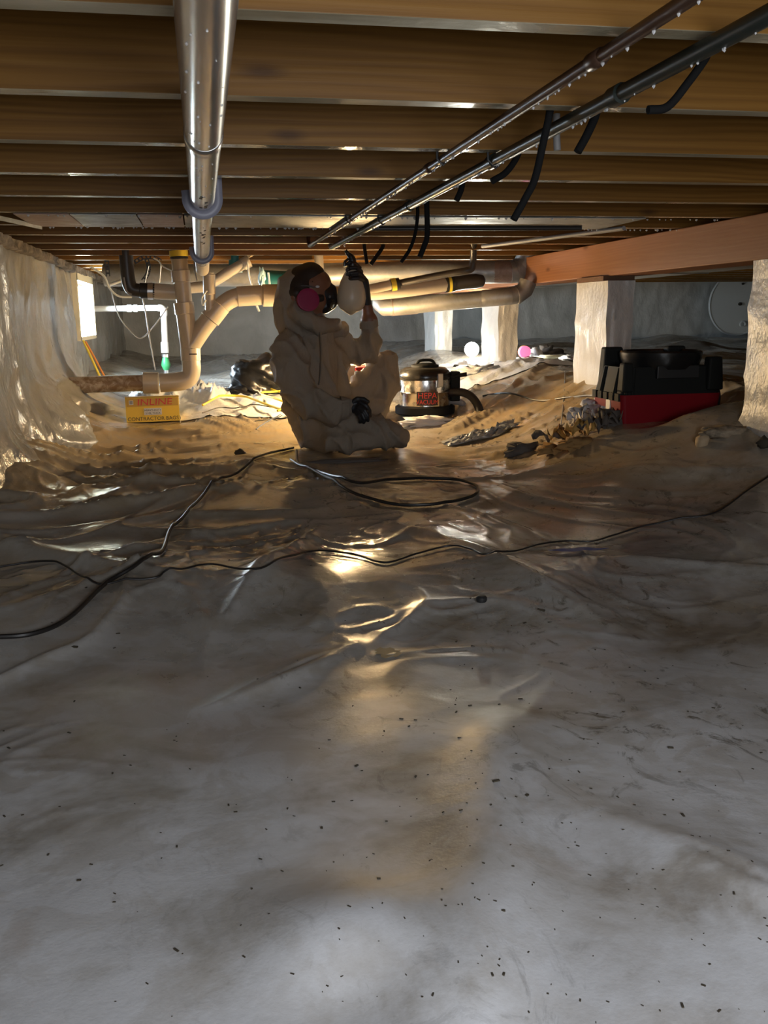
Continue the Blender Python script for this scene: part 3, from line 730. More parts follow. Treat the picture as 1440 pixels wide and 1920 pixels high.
part('elbow', pxtube([(737, 576), (722, 577), (714, 570), (714, 556)], 31, [5.42, 5.44, 5.5, 5.6], 22, sm=False), M_duct, t)
eb = part('elbow', pxtube([(955, 555), (972, 552), (984, 543), (990, 528)], 33, [5.2, 5.2, 5.2, 5.2], 22, sm=False), M_duct, t)
part('seam', collar((968, 553), (972, 552), 35, 5.2, 1), M_duct, eb)
t = thing('trunk_duct', 'flat galvanised trunk duct running along behind the girder', 'duct', (2.7, 5.5, H+.26))
part('duct_body', MB().box((2.75, 6.4, H+.272), (.36, 7.0, .09)), M_duct, t, False, bev=.004)
part('lower_flange', MB().box((2.56, 6.4, H+.222), (.03, 7.0, .012)), M_pvcw, t, False, label='pale lower flange')
for y in (3.9, 5.2, 6.5, 7.8): part('seam', MB().box((2.75, y, H+.272), (.37, .02, .1)), M_duct, t, False)

# ================================================================== things on the ground, mid distance
def gp(px, py, Y):                         # ground point under a pixel column at depth Y
    q = P(px, py, Y); return Vector((q.x, q.y, fz(q.x, q.y)))
# yellow bags carton
bp = P(285, 775, 5.05); bz = fz(bp.x, bp.y); wB = .270; hB = .125; dB = .12
R = Matrix.Rotation(math.radians(5), 3, 'Z') @ Matrix.Rotation(math.radians(-3), 3, 'X')
t = thing('carton', 'yellow contractor bag carton lettered in red on the sheet', 'box', (bp.x, bp.y, bz))
bc_ = Vector((bp.x, bp.y+dB/2, bz+hB/2+.005)); bf = lambda u_, v_, d_=0: bc_+R @ Vector((u_, -dB/2-d_, v_))
part('carton_body', MB().box(bc_, (wB, dB, hB), R), M_boxy, t, False)
part('carton_flap', MB().box(bc_+R @ Vector((0, -.005, hB/2+.003)), (wB+.004, dB, .005), R), M_boxo, t, False)
part('carton_band', MB().add([bf(-.13, .058, .0008), bf(.13, .058, .0008), bf(.13, .018, .0008), bf(-.13, .018, .0008)], [(0, 1, 2, 3)]), mat('band_amber', (.62, .36, .03), .5), t, False)
pl = part('label_panel', MB().add([bf(-.045, .008, .0012), bf(.045, .008, .0012), bf(.045, -.027, .0012), bf(-.045, -.027, .0012)], [(0, 1, 2, 3)]), M_whp, t, False)
text_part('lettering', 'INLINE', .047, M_redp, t, lambda q: bf(q.x*1.25+.012+q.y*.12, q.y+.038, .0016))
text_part('lettering', 'HEAVY-DUTY', .014, M_dkp, pl, lambda q: bf(q.x, q.y-.003, .002))
text_part('lettering', '3 MIL THICK', .014, M_dkp, pl, lambda q: bf(q.x, q.y-.019, .002))
text_part('lettering', 'CONTRACTOR BAGS', .027, M_dkp, t, lambda q: bf(q.x, q.y-.047, .0016))
sq = part('badge', MB().add([bf(-.118, .05, .0014), bf(-.096, .05, .0014), bf(-.096, .028, .0014), bf(-.118, .028, .0014)], [(0, 1, 2, 3)]), M_whp, t, False)
for zq in (.045, .039, .033): part('badge_bar', MB().add([bf(-.115, zq+.0015, .002), bf(-.099, zq+.0015, .002), bf(-.099, zq-.0015, .002), bf(-.115, zq-.0015, .002)], [(0, 1, 2, 3)]), M_dkp, sq, False)
for i_, zq in enumerate((.052, .038, .024)): pass


# black refuse bag
q = gp(478, 735, 5.75)
t = thing('refuse_bag', 'crumpled black plastic refuse bag lying behind the worker', 'bag', q)
part('bag_body', MB().blob(q+Vector((.02, .05, .085)), (.16, .13, .15), 5, .30, 1.0, 4, pw=2), M_bag, t, angle=180)
part('bag_tail', MB().blob(q+Vector((-.06, -.02, .025)), (.11, .08, .035), 8, .5, 3, 3, Matrix.Rotation(.2, 3, 'Y')), M_bag, t, angle=180)
# loose white sheeting behind the carton
def sheet(name, cx, cy, wx, wy, hgt, seed, m, label, rot=0, cat='sheet'):
    n = 46; a = np.linspace(-1, 1, n); U, V = np.meshgrid(a, a)
    rad = np.clip(1-np.maximum(np.abs(U), np.abs(V))**3, 0, 1)
    X = cx+(U*math.cos(rot)*wx-V*math.sin(rot)*wy)+.03*pn(U*2, V*2, seed+5)*1; Y = cy+(U*math.sin(rot)*wx+V*math.cos(rot)*wy)+.03*pn(U*2, V*2, seed+6)
    Z = floor_z(X, Y)+.006+rad*hgt*(.25+ridge(pn(U*2.2, V*2.2, seed), 2)+.5*ridge(pn(U*5, V*5, seed+1), 2))
    o = grid_mesh(name, X, Y, Z, m); return tag(o, label, cat)
q = gp(345, 752, 5.55); sheet('plastic_sheet', q.x, q.y, .30, .24, .085, 61, M_sheet, 'white crumpled plastic heap behind the yellow carton')
q = gp(455, 765, 5.5); sheet('plastic_sheet', q.x, q.y, .36, .46, .020, 71, M_sheet, 'bright white plastic sheet under the yellow cord tangle')
q = gp(925, 735, 5.85); sheet('plastic_sheet', q.x, q.y, .42, .62, .03, 81, M_sheet, 'bluish white sheet on the ground between lamp and vacuum')
q = gp(900, 796, 4.35); sheet('plastic_sheet', q.x, q.y, .17, .05, .022, 91, M_poly, 'narrow shiny clear plastic strip in front of the black hose', rot=-.2)

def ground_cord(px, r, m, name, label, zref=-.6, group=None, lift=.0025, n=4):
    pts = []
    for x, y in px:
        q = PZ(x, y, H+zref)
        for _ in range(4):
            q = PZ(x, y, fz(q.x, q.y)+r)
        pts.append(q)
    pts = smooth_pts(pts, 8)
    pts = [Vector((q.x, q.y, fz(q.x, q.y)+r*.8+lift)) for q in pts]
    for _ in range(9):
        pts = [pts[0]]+[Vector((pts[i].x, pts[i].y, max(pts[i].z, (pts[i-1].z+pts[i+1].z)/2))) for i in range(1, len(pts)-1)]+[pts[-1]]
    return single(name, MB().tube(pts, r, 8), m, label, 'cord', group)
ground_cord([(-20, 1197), (60, 1190), (130, 1160), (200, 1095), (255, 1068), (300, 1040), (318, 1000), (345, 960), (390, 920), (420, 900), (470, 875), (510, 850), (550, 840)], .0052, M_cable, 'power_cord', 'black power cord snaking from the frame edge to the seated worker')
ground_cord([(-20, 1067), (60, 1055), (105, 1053), (130, 1065), (170, 1088), (220, 1095), (290, 1092), (310, 1090), (340, 1070), (400, 1062), (480, 1068), (540, 1045), (600, 1036), (660, 1040), (720, 1056), (780, 1040), (840, 1025), (880, 1030), (912, 1043), (960, 1035), (1010, 1023), (1060, 1016), (1110, 1016), (1150, 1005), (1200, 988), (1270, 976), (1340, 968), (1400, 957), (1460, 956)], .0026, M_cable, 'power_cord', 'thin dark cord lying across the whole sheet past the blue tape')
ground_cord([(556, 845), (560, 870), (590, 885), (640, 910), (700, 938), (760, 948), (820, 946), (870, 936), (895, 924), (890, 910), (860, 901), (800, 898), (730, 900), (660, 905), (600, 890), (566, 876), (545, 862)], .0055, M_cable, 'power_cord', 'black power cord laid in a long narrow loop in front of the worker')
ground_cord([(380, 763), (440, 759), (500, 762), (540, 766)], .006, M_cabley, 'power_cord', 'yellow cord stretched over white sheeting left of the worker', -.47, lift=.045)
ground_cord([(556, 742), (520, 748), (490, 752), (530, 758), (556, 752), (510, 744), (500, 735), (545, 738), (560, 760), (520, 768)], .006, M_cabley, 'power_cord', 'tangled yellow cord beside the worker', -.47, lift=.045)
ground_cord([(478, 794), (510, 786), (545, 778), (560, 770), (530, 782), (480, 796)], .003, M_cable, 'power_cord', 'short dark wire loop on the amber sheet left of the worker', -.53)
ground_cord([(380, 783), (420, 779), (450, 782), (480, 772), (545, 770)], .003, M_cable, 'power_cord', 'thin black wire below the yellow cord', -.5, lift=.03)
single('power_cord', MB().tube(smooth_pts([gp(a_, 750, y_)+Vector((0, 0, .006)) for a_, y_ in ((905, 5.0), (930, 4.95), (960, 4.8), (1010, 4.55), (1060, 4.35), (1110, 4.1), (1140, 3.95))], 8), .005, 8), M_cable, 'dark cord running from the vacuum hose to the blower', 'cord')
single('power_cord', MB().tube(smooth_pts([gp(a_, b_, y_)+Vector((0, 0, .006)) for a_, b_, y_ in ((912, 724, 5.6), (930, 716, 5.8), (950, 702, 6.0), (968, 693, 6.3), (992, 688, 6.5))], 8), .006, 8), mat('cable_maroon', (.12, .03, .02), .5), 'maroon cord from the black tray to the pink filter', 'cord')
single('string', MB().tube([gp(a_, 750, y_)+Vector((0, 0, .003)) for a_, y_ in ((1058, 4.9), (1058, 4.7), (1057, 4.5), (1056, 4.3), (1055, 4.1), (1053, 3.9))], .0025, 6), M_cableg, 'thin pale string lying over the tan mound left of the blower', 'string')

# HEPA vacuum
q = gp(797, 790, 5.0); vb = Vector((q.x, q.y, q.z))
S = .245/100*1.18
t = thing('vacuum', 'steel canister vacuum lettered HEPA VACUUM on black wheeled base', 'vacuum', vb)
part('base_tray', MB().lathe([(.150, .012), (.162, .02), (.162, .055), (.15, .062)], vb, 40), M_blk, t)
for a in (-2.4, -.8, .8, 2.4): part('caster', MB().tube([vb+Vector((.13*math.cos(a), .13*math.sin(a)-.012, .014)), vb+Vector((.13*math.cos(a), .13*math.sin(a)+.012, .014))], .016, 12), M_rubber, t)
rC = .138
part('canister', MB().lathe([(rC, .062), (rC, .13), (rC+.002, .133), (rC, .136), (rC, .205)], vb, 48, caps=True), M_steel, t)
lid = part('lid', MB().lathe([(rC+.004, .200), (rC+.006, .205), (rC+.006, .228), (.13, .25), (.11, .262), (.05, .268), (.002, .268)], vb, 48), M_blk2, t)
part('motor_cover', MB().lathe([(.075, .262), (.075, .275), (.05, .285), (.002, .286)], vb, 32), M_blk, lid)
part('lid_handle', MB().tube(smooth_pts([vb+Vector((-.05, -.02, .28)), vb+Vector((-.03, -.02, .30)), vb+Vector((.03, -.02, .30)), vb+Vector((.05, -.02, .28))]), .008, 10), M_blk, lid)
for a in (math.radians(-70), math.radians(20)):
    c_ = vb+Vector((math.cos(a)*(rC+.008), math.sin(a)*(rC+.008), .2)); part('latch', MB().box(c_, (.016, .03, .07), Matrix.Rotation(a, 3, 'Z')), M_band if a < 0 else M_blk, t, False, bev=.003)
part('side_bracket', MB().box(vb+Vector((rC+.02, -.02, .16)), (.05, .07, .16)), M_blk, t, False, bev=.006)
part('push_handle', MB().tube([vb+Vector((.12, -.04, .205)), vb+Vector((.18, -.06, .22)), vb+Vector((.215, -.07, .225))], .011, 12), M_blk, t)
def curv(a0, rr):
    return lambda q: vb+Vector((math.cos(a0+q.x/rr)*rr, math.sin(a0+q.x/rr)*rr, q.y))
aL = math.radians(-98)
lab = MB(); f_ = curv(aL, rC+.0015); n = 12; vs = []; 
for i in range(n+1):
    u_ = -.058+.116*i/n; vs += [f_(Vector((u_, .068, 0))), f_(Vector((u_, .142, 0)))]
part('name_plate', lab.add(vs, [(2*i, 2*i+2, 2*i+3, 2*i+1) for i in range(n)]), M_dkp, t)
pr = mat('print_hepa', (.80, .06, .035), .5)
text_part('lettering', 'HEPA', .044, pr, t, lambda q: curv(aL, rC+.0035)(Vector((q.x*.98, q.y+.120, 0))))
text_part('lettering', 'VACUUM', .034, pr, t, lambda q: curv(aL, rC+.0035)(Vector((q.x*.86, q.y+.086, 0))))
hz = lambda px, py, Y: P(px, py, Y)
hp = smooth_pts([hz(843, 736, 4.95), hz(862, 735, 4.9), hz(880, 741, 4.85), hz(893, 755, 4.8), hz(900, 773, 4.75), hz(899, 788, 4.72)], 8)
part('hose', MB().tube(hp, [RW(15, x_)*(1+.06*(i % 2)) for i, x_ in enumerate(hp)], 14), M_rubber, t)
part('hose_cuff', MB().tube([hz(899, 784, 4.72), hz(899, 794, 4.7)], RW(18, hz(899, 784, 4.72)), 14), M_blk, t)
hp = smooth_pts([hz(838, 752, 5.0), hz(862, 754, 5.0), hz(873, 766, 5.0), hz(880, 783, 4.9), hz(890, 790, 4.8)], 8)
part('hose', MB().tube(hp, [RW(12, x_)*(1+.08*(i % 2)) for i, x_ in enumerate(hp)], 12), M_hosegrey, t, label='grey loop of hose')
# rag under it
def rag(px, py, Y, rad, seed, m, label, amp=.6, dz=.3, rot=0, name='rag'):
    q = gp(px, py, Y); return single(name, MB().blob(q+Vector((0, 0, rad[2]*dz)), rad, seed, amp, 3.2, 3, Matrix.Rotation(rot, 3, 'Z')), m, label, 'rag', angle=180)
rag(800, 797, 4.75, (.13, .04, .028), 3, M_ragw, 'dirty white twisted rag lying in front of the vacuum base', .7)
rag(1098, 790, 3.75, (.07, .05, .035), 9, M_ragw, 'white crumpled rag against the red blower corner', .9)
rag(1140, 792, 3.55, (.05, .04, .045), 12, M_ragd, 'grey brown crumpled rag at the blower corner, rightmost of the heap', .9)
rag(1045, 803, 3.6, (.065, .04, .022), 14, M_ragb, 'brown leaf like rag left end of the heap by blower', .9)
rag(1085, 807, 3.5, (.07, .04, .025), 17, M_ragb, 'tan brown rag lowest in the heap by blower', .9)
rag(985, 798, 3.85, (.085, .045, .035), 19, M_ragd, 'dark dull rag on the sheet left of the brown rags', .5)
rag(1120, 776, 3.8, (.05, .03, .05), 23, M_ragw, 'pale rag standing upright beside the blower corner', .9, .6)
rag(655, 888, 3.95, (.16, .035, .012), 27, M_ragd, 'flat muddy strip of cloth in front of the worker', .4)
rn = random.Random(21)
def scrap(px, py, Y, L, w_, m, label, seed, cat='scrap'):
    q = gp(px, py, Y); rr = random.Random(seed); n = 14; pts = []
    a = rr.uniform(-.6, .6); cur = Vector((-L/2, 0, .012))
    for i in range(n+1):
        u_ = i/n; pts.append(q+Vector(((u_-.5)*L*math.cos(a)+.3*L*.3*math.sin(u_*7+seed), (u_-.5)*L*math.sin(a)+.25*L*math.cos(u_*5+seed), .010+w_*.5+w_*1.2*abs(math.sin(u_*6+seed)))))
    vs = []; fs = []
    for i, p_ in enumerate(pts):
        tw = 1.3*math.sin(i*.7+seed); d_ = Vector((0, math.cos(tw), math.sin(tw)))*w_*.5*(1+.3*math.sin(i*1.9)); th = Vector((0, -math.sin(tw), math.cos(tw)))*.0015
        vs += [p_-d_-th, p_+d_-th, p_+d_+th, p_-d_+th]
    for i in range(n):
        for k in range(4): k2 = (k+1) % 4; fs.append((4*i+k, 4*i+k2, 4*i+4+k2, 4*i+4+k))
    fs += [(3, 2, 1, 0), tuple(4*n+k for k in range(4))]
    return single('scrap', MB().add(vs, fs), m, label, cat, 'torn scraps heaped in front of the blower', angle=180)
M_amber = mat('scrap_amber', (.42, .24, .06), .7)
for i_, (px, py, Y, L, w_, m, lb) in enumerate((
    (1030, 800, 3.72, .13, .03, M_ragd, 'dark torn scrap at the far end of the heap by the blower'),
    (1050, 808, 3.66, .14, .035, M_amber, 'amber torn scrap near the dark end of the heap'),
    (1072, 806, 3.62, .12, .03, M_ragb, 'brown torn scrap in the middle of the heap'),
    (1095, 812, 3.52, .15, .04, M_amber, 'amber torn scrap low in the heap under the white curls'),
    (1080, 795, 3.72, .12, .03, M_ragw, 'white curled scrap behind the brown scraps'),
    (1108, 800, 3.64, .13, .035, M_ragw, 'white curled scrap on top of the heap'),
    (1128, 805, 3.56, .10, .03, M_ragw, 'white curled scrap against the red blower corner'),
    (1118, 815, 3.48, .12, .035, M_ragd, 'dark torn scrap at the heap front below blower'),
    (1145, 808, 3.46, .09, .03, M_ragd, 'dark torn scrap touching the red blower corner'))):
    scrap(px, py, Y, L, w_, m, lb, i_*1.7+.4)
# black tray with crumpled clear film
q = gp(880, 728, 5.6); t = thing('tray', 'flat black tray with crumpled clear film before it, lying behind the hose', 'tray', q)
part('tray_body', MB().box(q+Vector((.03, .06, .03)), (.22, .14, .05), Matrix.Rotation(.1, 3, 'Y'), .9), M_blk2, t, False, bev=.006)
part('film', MB().blob(q+Vector((.02, -.06, .02)), (.15, .06, .035), 31, .9, 4, 4), M_sheet, t, angle=180)
# pink filter, papers
q = gp(983, 684, 6.6); t = thing('respirator_filter', 'bright pink round filter on the ground behind the second pier', 'filter', q)
part('filter_disc', MB().tube([q+Vector((0, -.02, .05)), q+Vector((0, .02, .05))], .042, 20), M_pinkb, t); part('filter_rim', MB().tube([q+Vector((.005, .018, .05)), q+Vector((.005, .03, .05))], .046, 20), M_ragb, t)
rag(1003, 682, 6.7, (.05, .05, .05), 33, M_ragw, 'white crumpled paper next to the pink filter', .6, name='paper')
rag(1025, 678, 6.8, (.09, .05, .05), 35, M_ragd, 'dark crumpled litter behind the pink filter', .9, name='litter')
rag(1028, 691, 6.5, (.10, .05, .018), 37, mat('paper_cream', (.80, .78, .60), .7), 'cream curled paper strip in front of the dark litter', .5, name='paper')
rag(1068, 694, 6.4, (.06, .05, .025), 39, M_ragw, 'white scrap beside the tan mound and second pier', .9, name='paper')
single('curled_wrapper', MB().tube(smooth_pts([P(1002, 684, 6.55), P(1020, 692, 6.5), P(1045, 684, 6.5)]), .008, 8), M_sheet, 'pale curled wrapper crossing the cream paper', 'wrapper')

# bare lamp on the ground
q = Vector((FARL[0], FARL[1], fz(FARL[0], FARL[1]))); t = thing('work_lamp', 'glowing white lamp on the ground between the piers', 'lamp', q)
part('lamp_base', MB().lathe([(.06, 0), (.06, .012), (.02, .02), (.018, .03)], q, 20), M_blk, t)
part('lamp_stem', MB().tube([q+Vector((0, 0, .02)), Vector(FARL)+Vector((0, 0, -.03))], .008, 8), M_blk, t)
part('bulb', MB().lathe([(.05*math.cos(a_), .05*math.sin(a_)) for a_ in np.linspace(-1.5, 1.5, 11)], FARL, 20), M_bulb, t)
# work light behind the worker
q = Vector((WARM[0]+.02, WARM[1], fz(WARM[0]+.02, WARM[1]))); t = thing('work_light', 'red and grey work light hidden behind the worker, glowing warm', 'lamp', q)
part('stand', MB().box(q+Vector((0, 0, .012)), (.24, .16, .024)), M_red, t, False, bev=.004)
part('stand_post', MB().tube([q+Vector((0, 0, .02)), q+Vector((0, 0, .2))], .02, 14), M_cableg, t)
part('battery_body', MB().box(Vector((q.x+.02, q.y, .315)), (.17, .12, .12), None, .85), M_cableg, t, False, bev=.01)
part('battery_latch', MB().box(Vector((q.x+.045, q.y-.055, .335)), (.07, .03, .05)), M_red, t, False, bev=.004)
zl = WARM[2]
part('tube', MB().tube([Vector((WARM[0], WARM[1], zl-.03)), Vector((WARM[0], WARM[1], zl+.03))], .035, 20), M_wlens, t)
part('tube_cap', MB().tube([Vector((WARM[0], WARM[1], zl+.031)), Vector((WARM[0], WARM[1], zl+.04))], .036, 20), M_red, t)
for s_ in (-1, 1): part('guard_bar', MB().tube(smooth_pts([Vector((q.x+s_*.07, q.y, .33)), Vector((q.x+s_*.075, q.y, zl)), Vector((q.x+s_*.06, q.y, zl+.05)), Vector((q.x, q.y, zl+.065))]), .007, 10), M_red, t)
# ================================================================== blower
bz = H-.436; bx0, by0, BW, BD = 1.632, 3.50, .435, .29
t = thing('blower', 'red and black carpet blower with round intake on top, standing on the sheet', 'blower', (bx0+BW/2, by0+BD/2, bz))
def B(u_, v_, w_): return Vector((bx0+u_*BW, by0+v_*BD, bz+w_))
def slab(z0, z1, i0, i1, r=.05, n=6):
    vs = []; fs = []
    ring = []
    for cx, cy_, a0 in ((1, 0, -90), (1, 1, 0), (0, 1, 90), (0, 0, 180)):
        for k in range(n+1):
            a = math.radians(a0+90*k/n); ring.append((cx, cy_, math.cos(a), math.sin(a)))
    for z, ins in ((z0, i0), (z1, i1)):
        for cx, cy_, ca, sa in ring:
            x = bx0+(ins+r if cx == 0 else BW-ins-r)+ca*r; y = by0+(ins+r if cy_ == 0 else BD-ins-r)+sa*r
            vs.append((x, y, bz+z))
    m_ = len(ring)
    for k in range(m_): k2 = (k+1) % m_; fs.append((k, k2, m_+k2, m_+k))
    fs += [tuple(range(m_-1, -1, -1)), tuple(range(m_, 2*m_))]
    return MB().add(vs, fs)
rb = part('red_base', slab(0, .118, .012, .0, .022), M_red, t)
part('black_shell', slab(.118, .225, .004, .024, .025), M_blk, t)
for i in range(5): part('shell_tooth', MB().box(B(-.001, .12+.19*i, .108), (.012, .035, .03)), M_blk, rb, False)
part('side_label', MB().box(B(.008, .45, .07), (.004, .04, .05)), M_whp, rb, False, label='small white sticker')
cI = B(.53, .5, .225)
part('intake_ring', MB().lathe([(.150, -.01), (.165, .03), (.168, .055), (.160, .062), (.148, .055), (.135, .0)], cI, 48, caps=False), M_blk2, t)
part('intake_well', MB().lathe([(.14, .0), (.12, .012), (.05, .02), (.02, .03), (.001, .03)], cI, 32, caps=False), M_rubber, t)
part('motor_hub', MB().lathe([(.05, .0), (.05, .02), (.03, .028), (.001, .03)], cI, 24), M_blk, t)
for k in range(10):
    a = k*2*math.pi/10; p0 = cI+Vector((math.cos(a)*.05, math.sin(a)*.05, .03)); p1 = cI+Vector((math.cos(a)*.152, math.sin(a)*.152, .045))
    part('grille_bar', MB().tube([p0, p1], .003, 6), M_rubber, t)
for (u_, v_, sx, sy, h) in ((.15, .86, .10, .06, .30), (.80, .86, .10, .06, .30), (.92, .07, .07, .06, .262), (.06, .08, .05, .06, .245)):
    c_ = B(u_, v_, (.13+h)/2); part('corner_foot', MB().box(c_, (sx, sy, h-.13), None, .8), M_blk, t, False, bev=.008)
part('control_recess', MB().box(B(.55, .052, .205), (.18, .03, .05)), M_rubber, t, False, bev=.003)
part('switch_knob', MB().tube([B(.55, .03, .2), B(.55, .005, .2)], .008, 12), M_band, t)
for u_ in (.05, .11): part('corner_rib', MB().tube([B(u_, .02, .118), B(u_+.02, .06, .222)], .007, 10), M_blk, t)
for v_ in (.25, .7): part('corner_rib', MB().tube([B(.0, v_, .11), B(.05, v_, .222)], .008, 10), M_blk, t)
part('cord_loop', MB().tube(smooth_pts([B(.99, .3, .10), B(1.05, .28, .13), B(1.075, .26, .10), B(1.06, .25, .04), B(1.0, .25, .02)]), .005, 8), M_cable, t)

# white disc against the back wall
q = P(1383, 570, 9.84); rD = RW(116, q)
t = thing('round_cover', 'round white cover with rim and hook leaning on the back wall', 'cover', Vector((q.x, 9.84, q.z-rD)))
RX = Matrix.Rotation(math.pi/2, 3, 'X')
part('cover_disc', MB().lathe([(rD, -.02), (rD, .0), (rD*.97, .012), (rD*.95, .006), (.003, .006)], q, 56, RX), M_disc, t)
part('cover_rim', MB().lathe([(rD*1.0, -.015), (rD*1.02, .0), (rD*1.0, .018), (rD*.975, .012)], q, 56, RX, caps=False), M_pvcw, t)
part('centre_bolt', MB().tube([q+Vector((.02, 0, 0)), q+Vector((.02, -.03, 0))], .018, 14), M_dkp, t)
c_ = P(1391, 608, 9.82); part('hook', MB().tube([c_+Vector((.03*math.cos(a)-.0, -.02, .03*math.sin(a))) for a in np.linspace(-.6, 3.8, 14)], .011, 8), M_pvcw, t)
part('screw', MB().tube([q+Vector((.04, 0, .22)), q+Vector((.04, -.03, .22))], .012, 10), M_dkp, t)

# ================================================================== small things on the near sheet
q = PZ(1085, 1018, H-.59); q = Vector((q.x, q.y, fz(q.x, q.y)))
n = 10; vs = []; fs = []
for i in range(n+1):
    for s_ in (-1, 1):
        u_ = -.085+.17*i/n; x, y = q.x+u_, q.y+s_*(.028*math.sin(math.pi*(i+.6)/(n+1.2)))+.02*u_; vs.append((x, y, max(fz(x, y), fz(q.x, q.y)-.004)+.009))
for i in range(n): fs.append((2*i, 2*i+2, 2*i+3, 2*i+1))
single('tape', MB().add(vs, fs), M_bluetape, 'blue tape patch on the sheet crossed by the thin cord', 'tape')
q = gp(1350, 935, 2.95)
single('stone', MB().blob(q+Vector((0, 0, .012)), (.085, .04, .022), 44, .5, 2.4, 3), M_stone, 'brown grey stone lump on the sheet near the pier', 'stone', angle=180)
q = gp(1312, 925, 2.95); single('stone', MB().blob(q+Vector((0, 0, .012)), (.022, .022, .026), 47, .4, 2.4, 2), mat('stone_pale', (.42, .31, .19), .8), 'pale tan pebble touching the stone lump', 'stone', angle=180)
q = gp(1425, 928, 2.9); single('wood_scrap', MB().box(q+Vector((0, 0, .01)), (.06, .02, .014), Matrix.Rotation(.1, 3, 'Z')), M_shim, 'dark wood scrap beside the stone lump', 'wood', smooth=False, bev=.003)
q = gp(903, 1119, 1.72)
q = PZ(903, 1119, H-.6); q.z = fz(q.x, q.y); single('plug', MB().lathe([(.010, 0), (.012, .004), (.012, .010), (.008, .014)], q, 18), M_rubber, 'small black round plug on the bare sheet', 'plug')
q = PZ(450, 855, H-.6); q.z = fz(q.x, q.y); single('leaf', MB().blob(q+Vector((0, 0, .01)), (.022, .014, .016), 50, .7, 3, 2), M_dirt, 'small black leaf scrap left of the worker', 'leaf', angle=180)
q = PZ(727, 1200, H-.6); n = 22; vs = [(q.x+.024*math.cos(2*math.pi*i/n)*(1+.2*math.sin(i*2.3)), q.y+.03*math.sin(2*math.pi*i/n)*(1+.2*math.cos(i*1.7)), 0) for i in range(n)]
vs = [(x, y, fz(x, y)+.0012) for x, y, _ in vs]; single('mud_spot', MB().add(vs, [tuple(range(n))]), mat('mud', (.22, .17, .10), .6), 'tan mud spot in the middle of the sheet', 'mud')
q = PZ(1430, 778, H-.3); q = gp(1436, 775, 2.75); single('leaf', MB().blob(q+Vector((0, 0, .015)), (.02, .02, .02), 53, .7, 3, 2), M_dirt, 'dark leaf scrap at the foot of the edge pier', 'leaf', angle=180)
mb = MB(); rn = random.Random(5)
for i in range(420):
    px_, py_ = rn.uniform(0, 1440), 1050+870*rn.random()**.8
    if px_ < 700 and rn.random() < .6: continue
    q = PZ(px_, py_, H-.61); q.z = fz(q.x, q.y); r = rn.uniform(.0004, .0011)*(1.8 if rn.random() < .06 else 1)*max(.8, q.y); a = rn.uniform(0, 3.1)
    mb.box(q+Vector((0, 0, r*.3)), (r*2*rn.uniform(1, 2.6), r*1.6, r), Matrix.Rotation(a, 3, 'Z'))
o = part('dirt_specks', mb, M_dirt, None, False); tag(o, 'dark grit specks scattered over the near sheet', 'dirt', kind='stuff')

# ================================================================== the worker
YP = 4.35
def W(px, py, dy=0.): return P(px, py, YP+dy)+Vector((0, 0, -.022))
def caps(name, segs, voxel, smooth=5, it=.5):
    """segs: chains of (point, radius[, (sx,sy,sz)]) -> one closed surface"""
    mb = MB()
    for ch in segs:
        pts = [Vector(c_[0]) for c_ in ch]; rs = [c_[1] for c_ in ch]
        for p_, r_ in zip(pts, rs):
            bm = bmesh.new(); bmesh.ops.create_icosphere(bm, subdivisions=3, radius=r_)
            mb.add([q_.co+p_ for q_ in bm.verts], [tuple(x.index for x in f.verts) for f in bm.faces]); bm.free()
        for i in range(len(pts)-1):
            if (pts[i+1]-pts[i]).length < 1e-5: continue
            mb.tube([pts[i], pts[i+1]], [rs[i], rs[i+1]], 20)
    return remesh(name, mb, voxel, smooth, it)
def remesh(name, mb, voxel, smooth, it=.5):
    bm = bmesh.new(); vs = [bm.verts.new(q_) for q_ in mb.v]
    for f in mb.f:
        try: bm.faces.new([vs[i] for i in f])
        except ValueError: pass
    bmesh.ops.recalc_face_normals(bm, faces=bm.faces)
    me = D.meshes.new(name); bm.to_mesh(me); bm.free()
    o = D.objects.new(name, me); COL.objects.link(o)
    m1 = o.modifiers.new('r', 'REMESH'); m1.mode = 'VOXEL'; m1.voxel_size = voxel
    if smooth:
        m2 = o.modifiers.new('s', 'SMOOTH'); m2.iterations = smooth; m2.factor = it
    dg = bpy.context.evaluated_depsgraph_get(); me2 = D.meshes.new_from_object(o.evaluated_get(dg))
    D.objects.remove(o); D.meshes.remove(me); me2.name = name; return me2
def finish(me, name, m, parent, fold=None, label=None):
    n = len(me.vertices); co = np.empty(n*3); me.vertices.foreach_get('co', co); co = co.reshape(-1, 3)
    if fold is not None:
        no = np.empty(n*3); me.vertices.foreach_get('normal', no); no = no.reshape(-1, 3)
        co = co+no*fold(co)[:, None]
    off = rootloc(parent); co = co-np.array(off)
    me.vertices.foreach_set('co', co.ravel()); me.polygons.foreach_set('use_smooth', np.ones(len(me.polygons), bool)); me.update()
    me.materials.clear(); o = link_mesh(name, me, m, parent)
    if label: o['label'] = label
    return o
base = W(620, 838); base.z = fz(base.x, base.y)
pe = thing('person', 'person in a hooded white coverall and respirator sitting cross legged, spraying upward', 'person', base)
k = .00243
legN = [(W(598, 788, -.05), .098), (W(650, 788, -.16), .094), (W(705, 798, -.22), .078), (W(737, 806, -.23), .066)]
shinN = [(W(737, 806, -.23), .066), (W(680, 815, -.26), .056), (W(625, 818, -.20), .052), (W(600, 820, -.05), .05)]
legF = [(W(625, 785, .12), .095), (W(668, 738, .16), .085), (W(705, 692, .18), .072), (W(727, 668, .18), .062)]
shinF = [(W(727, 668, .18), .062), (W(724, 710, .17), .070), (W(708, 760, .15), .062), (W(690, 800, .12), .055), (W(735, 812, .02), .045)]
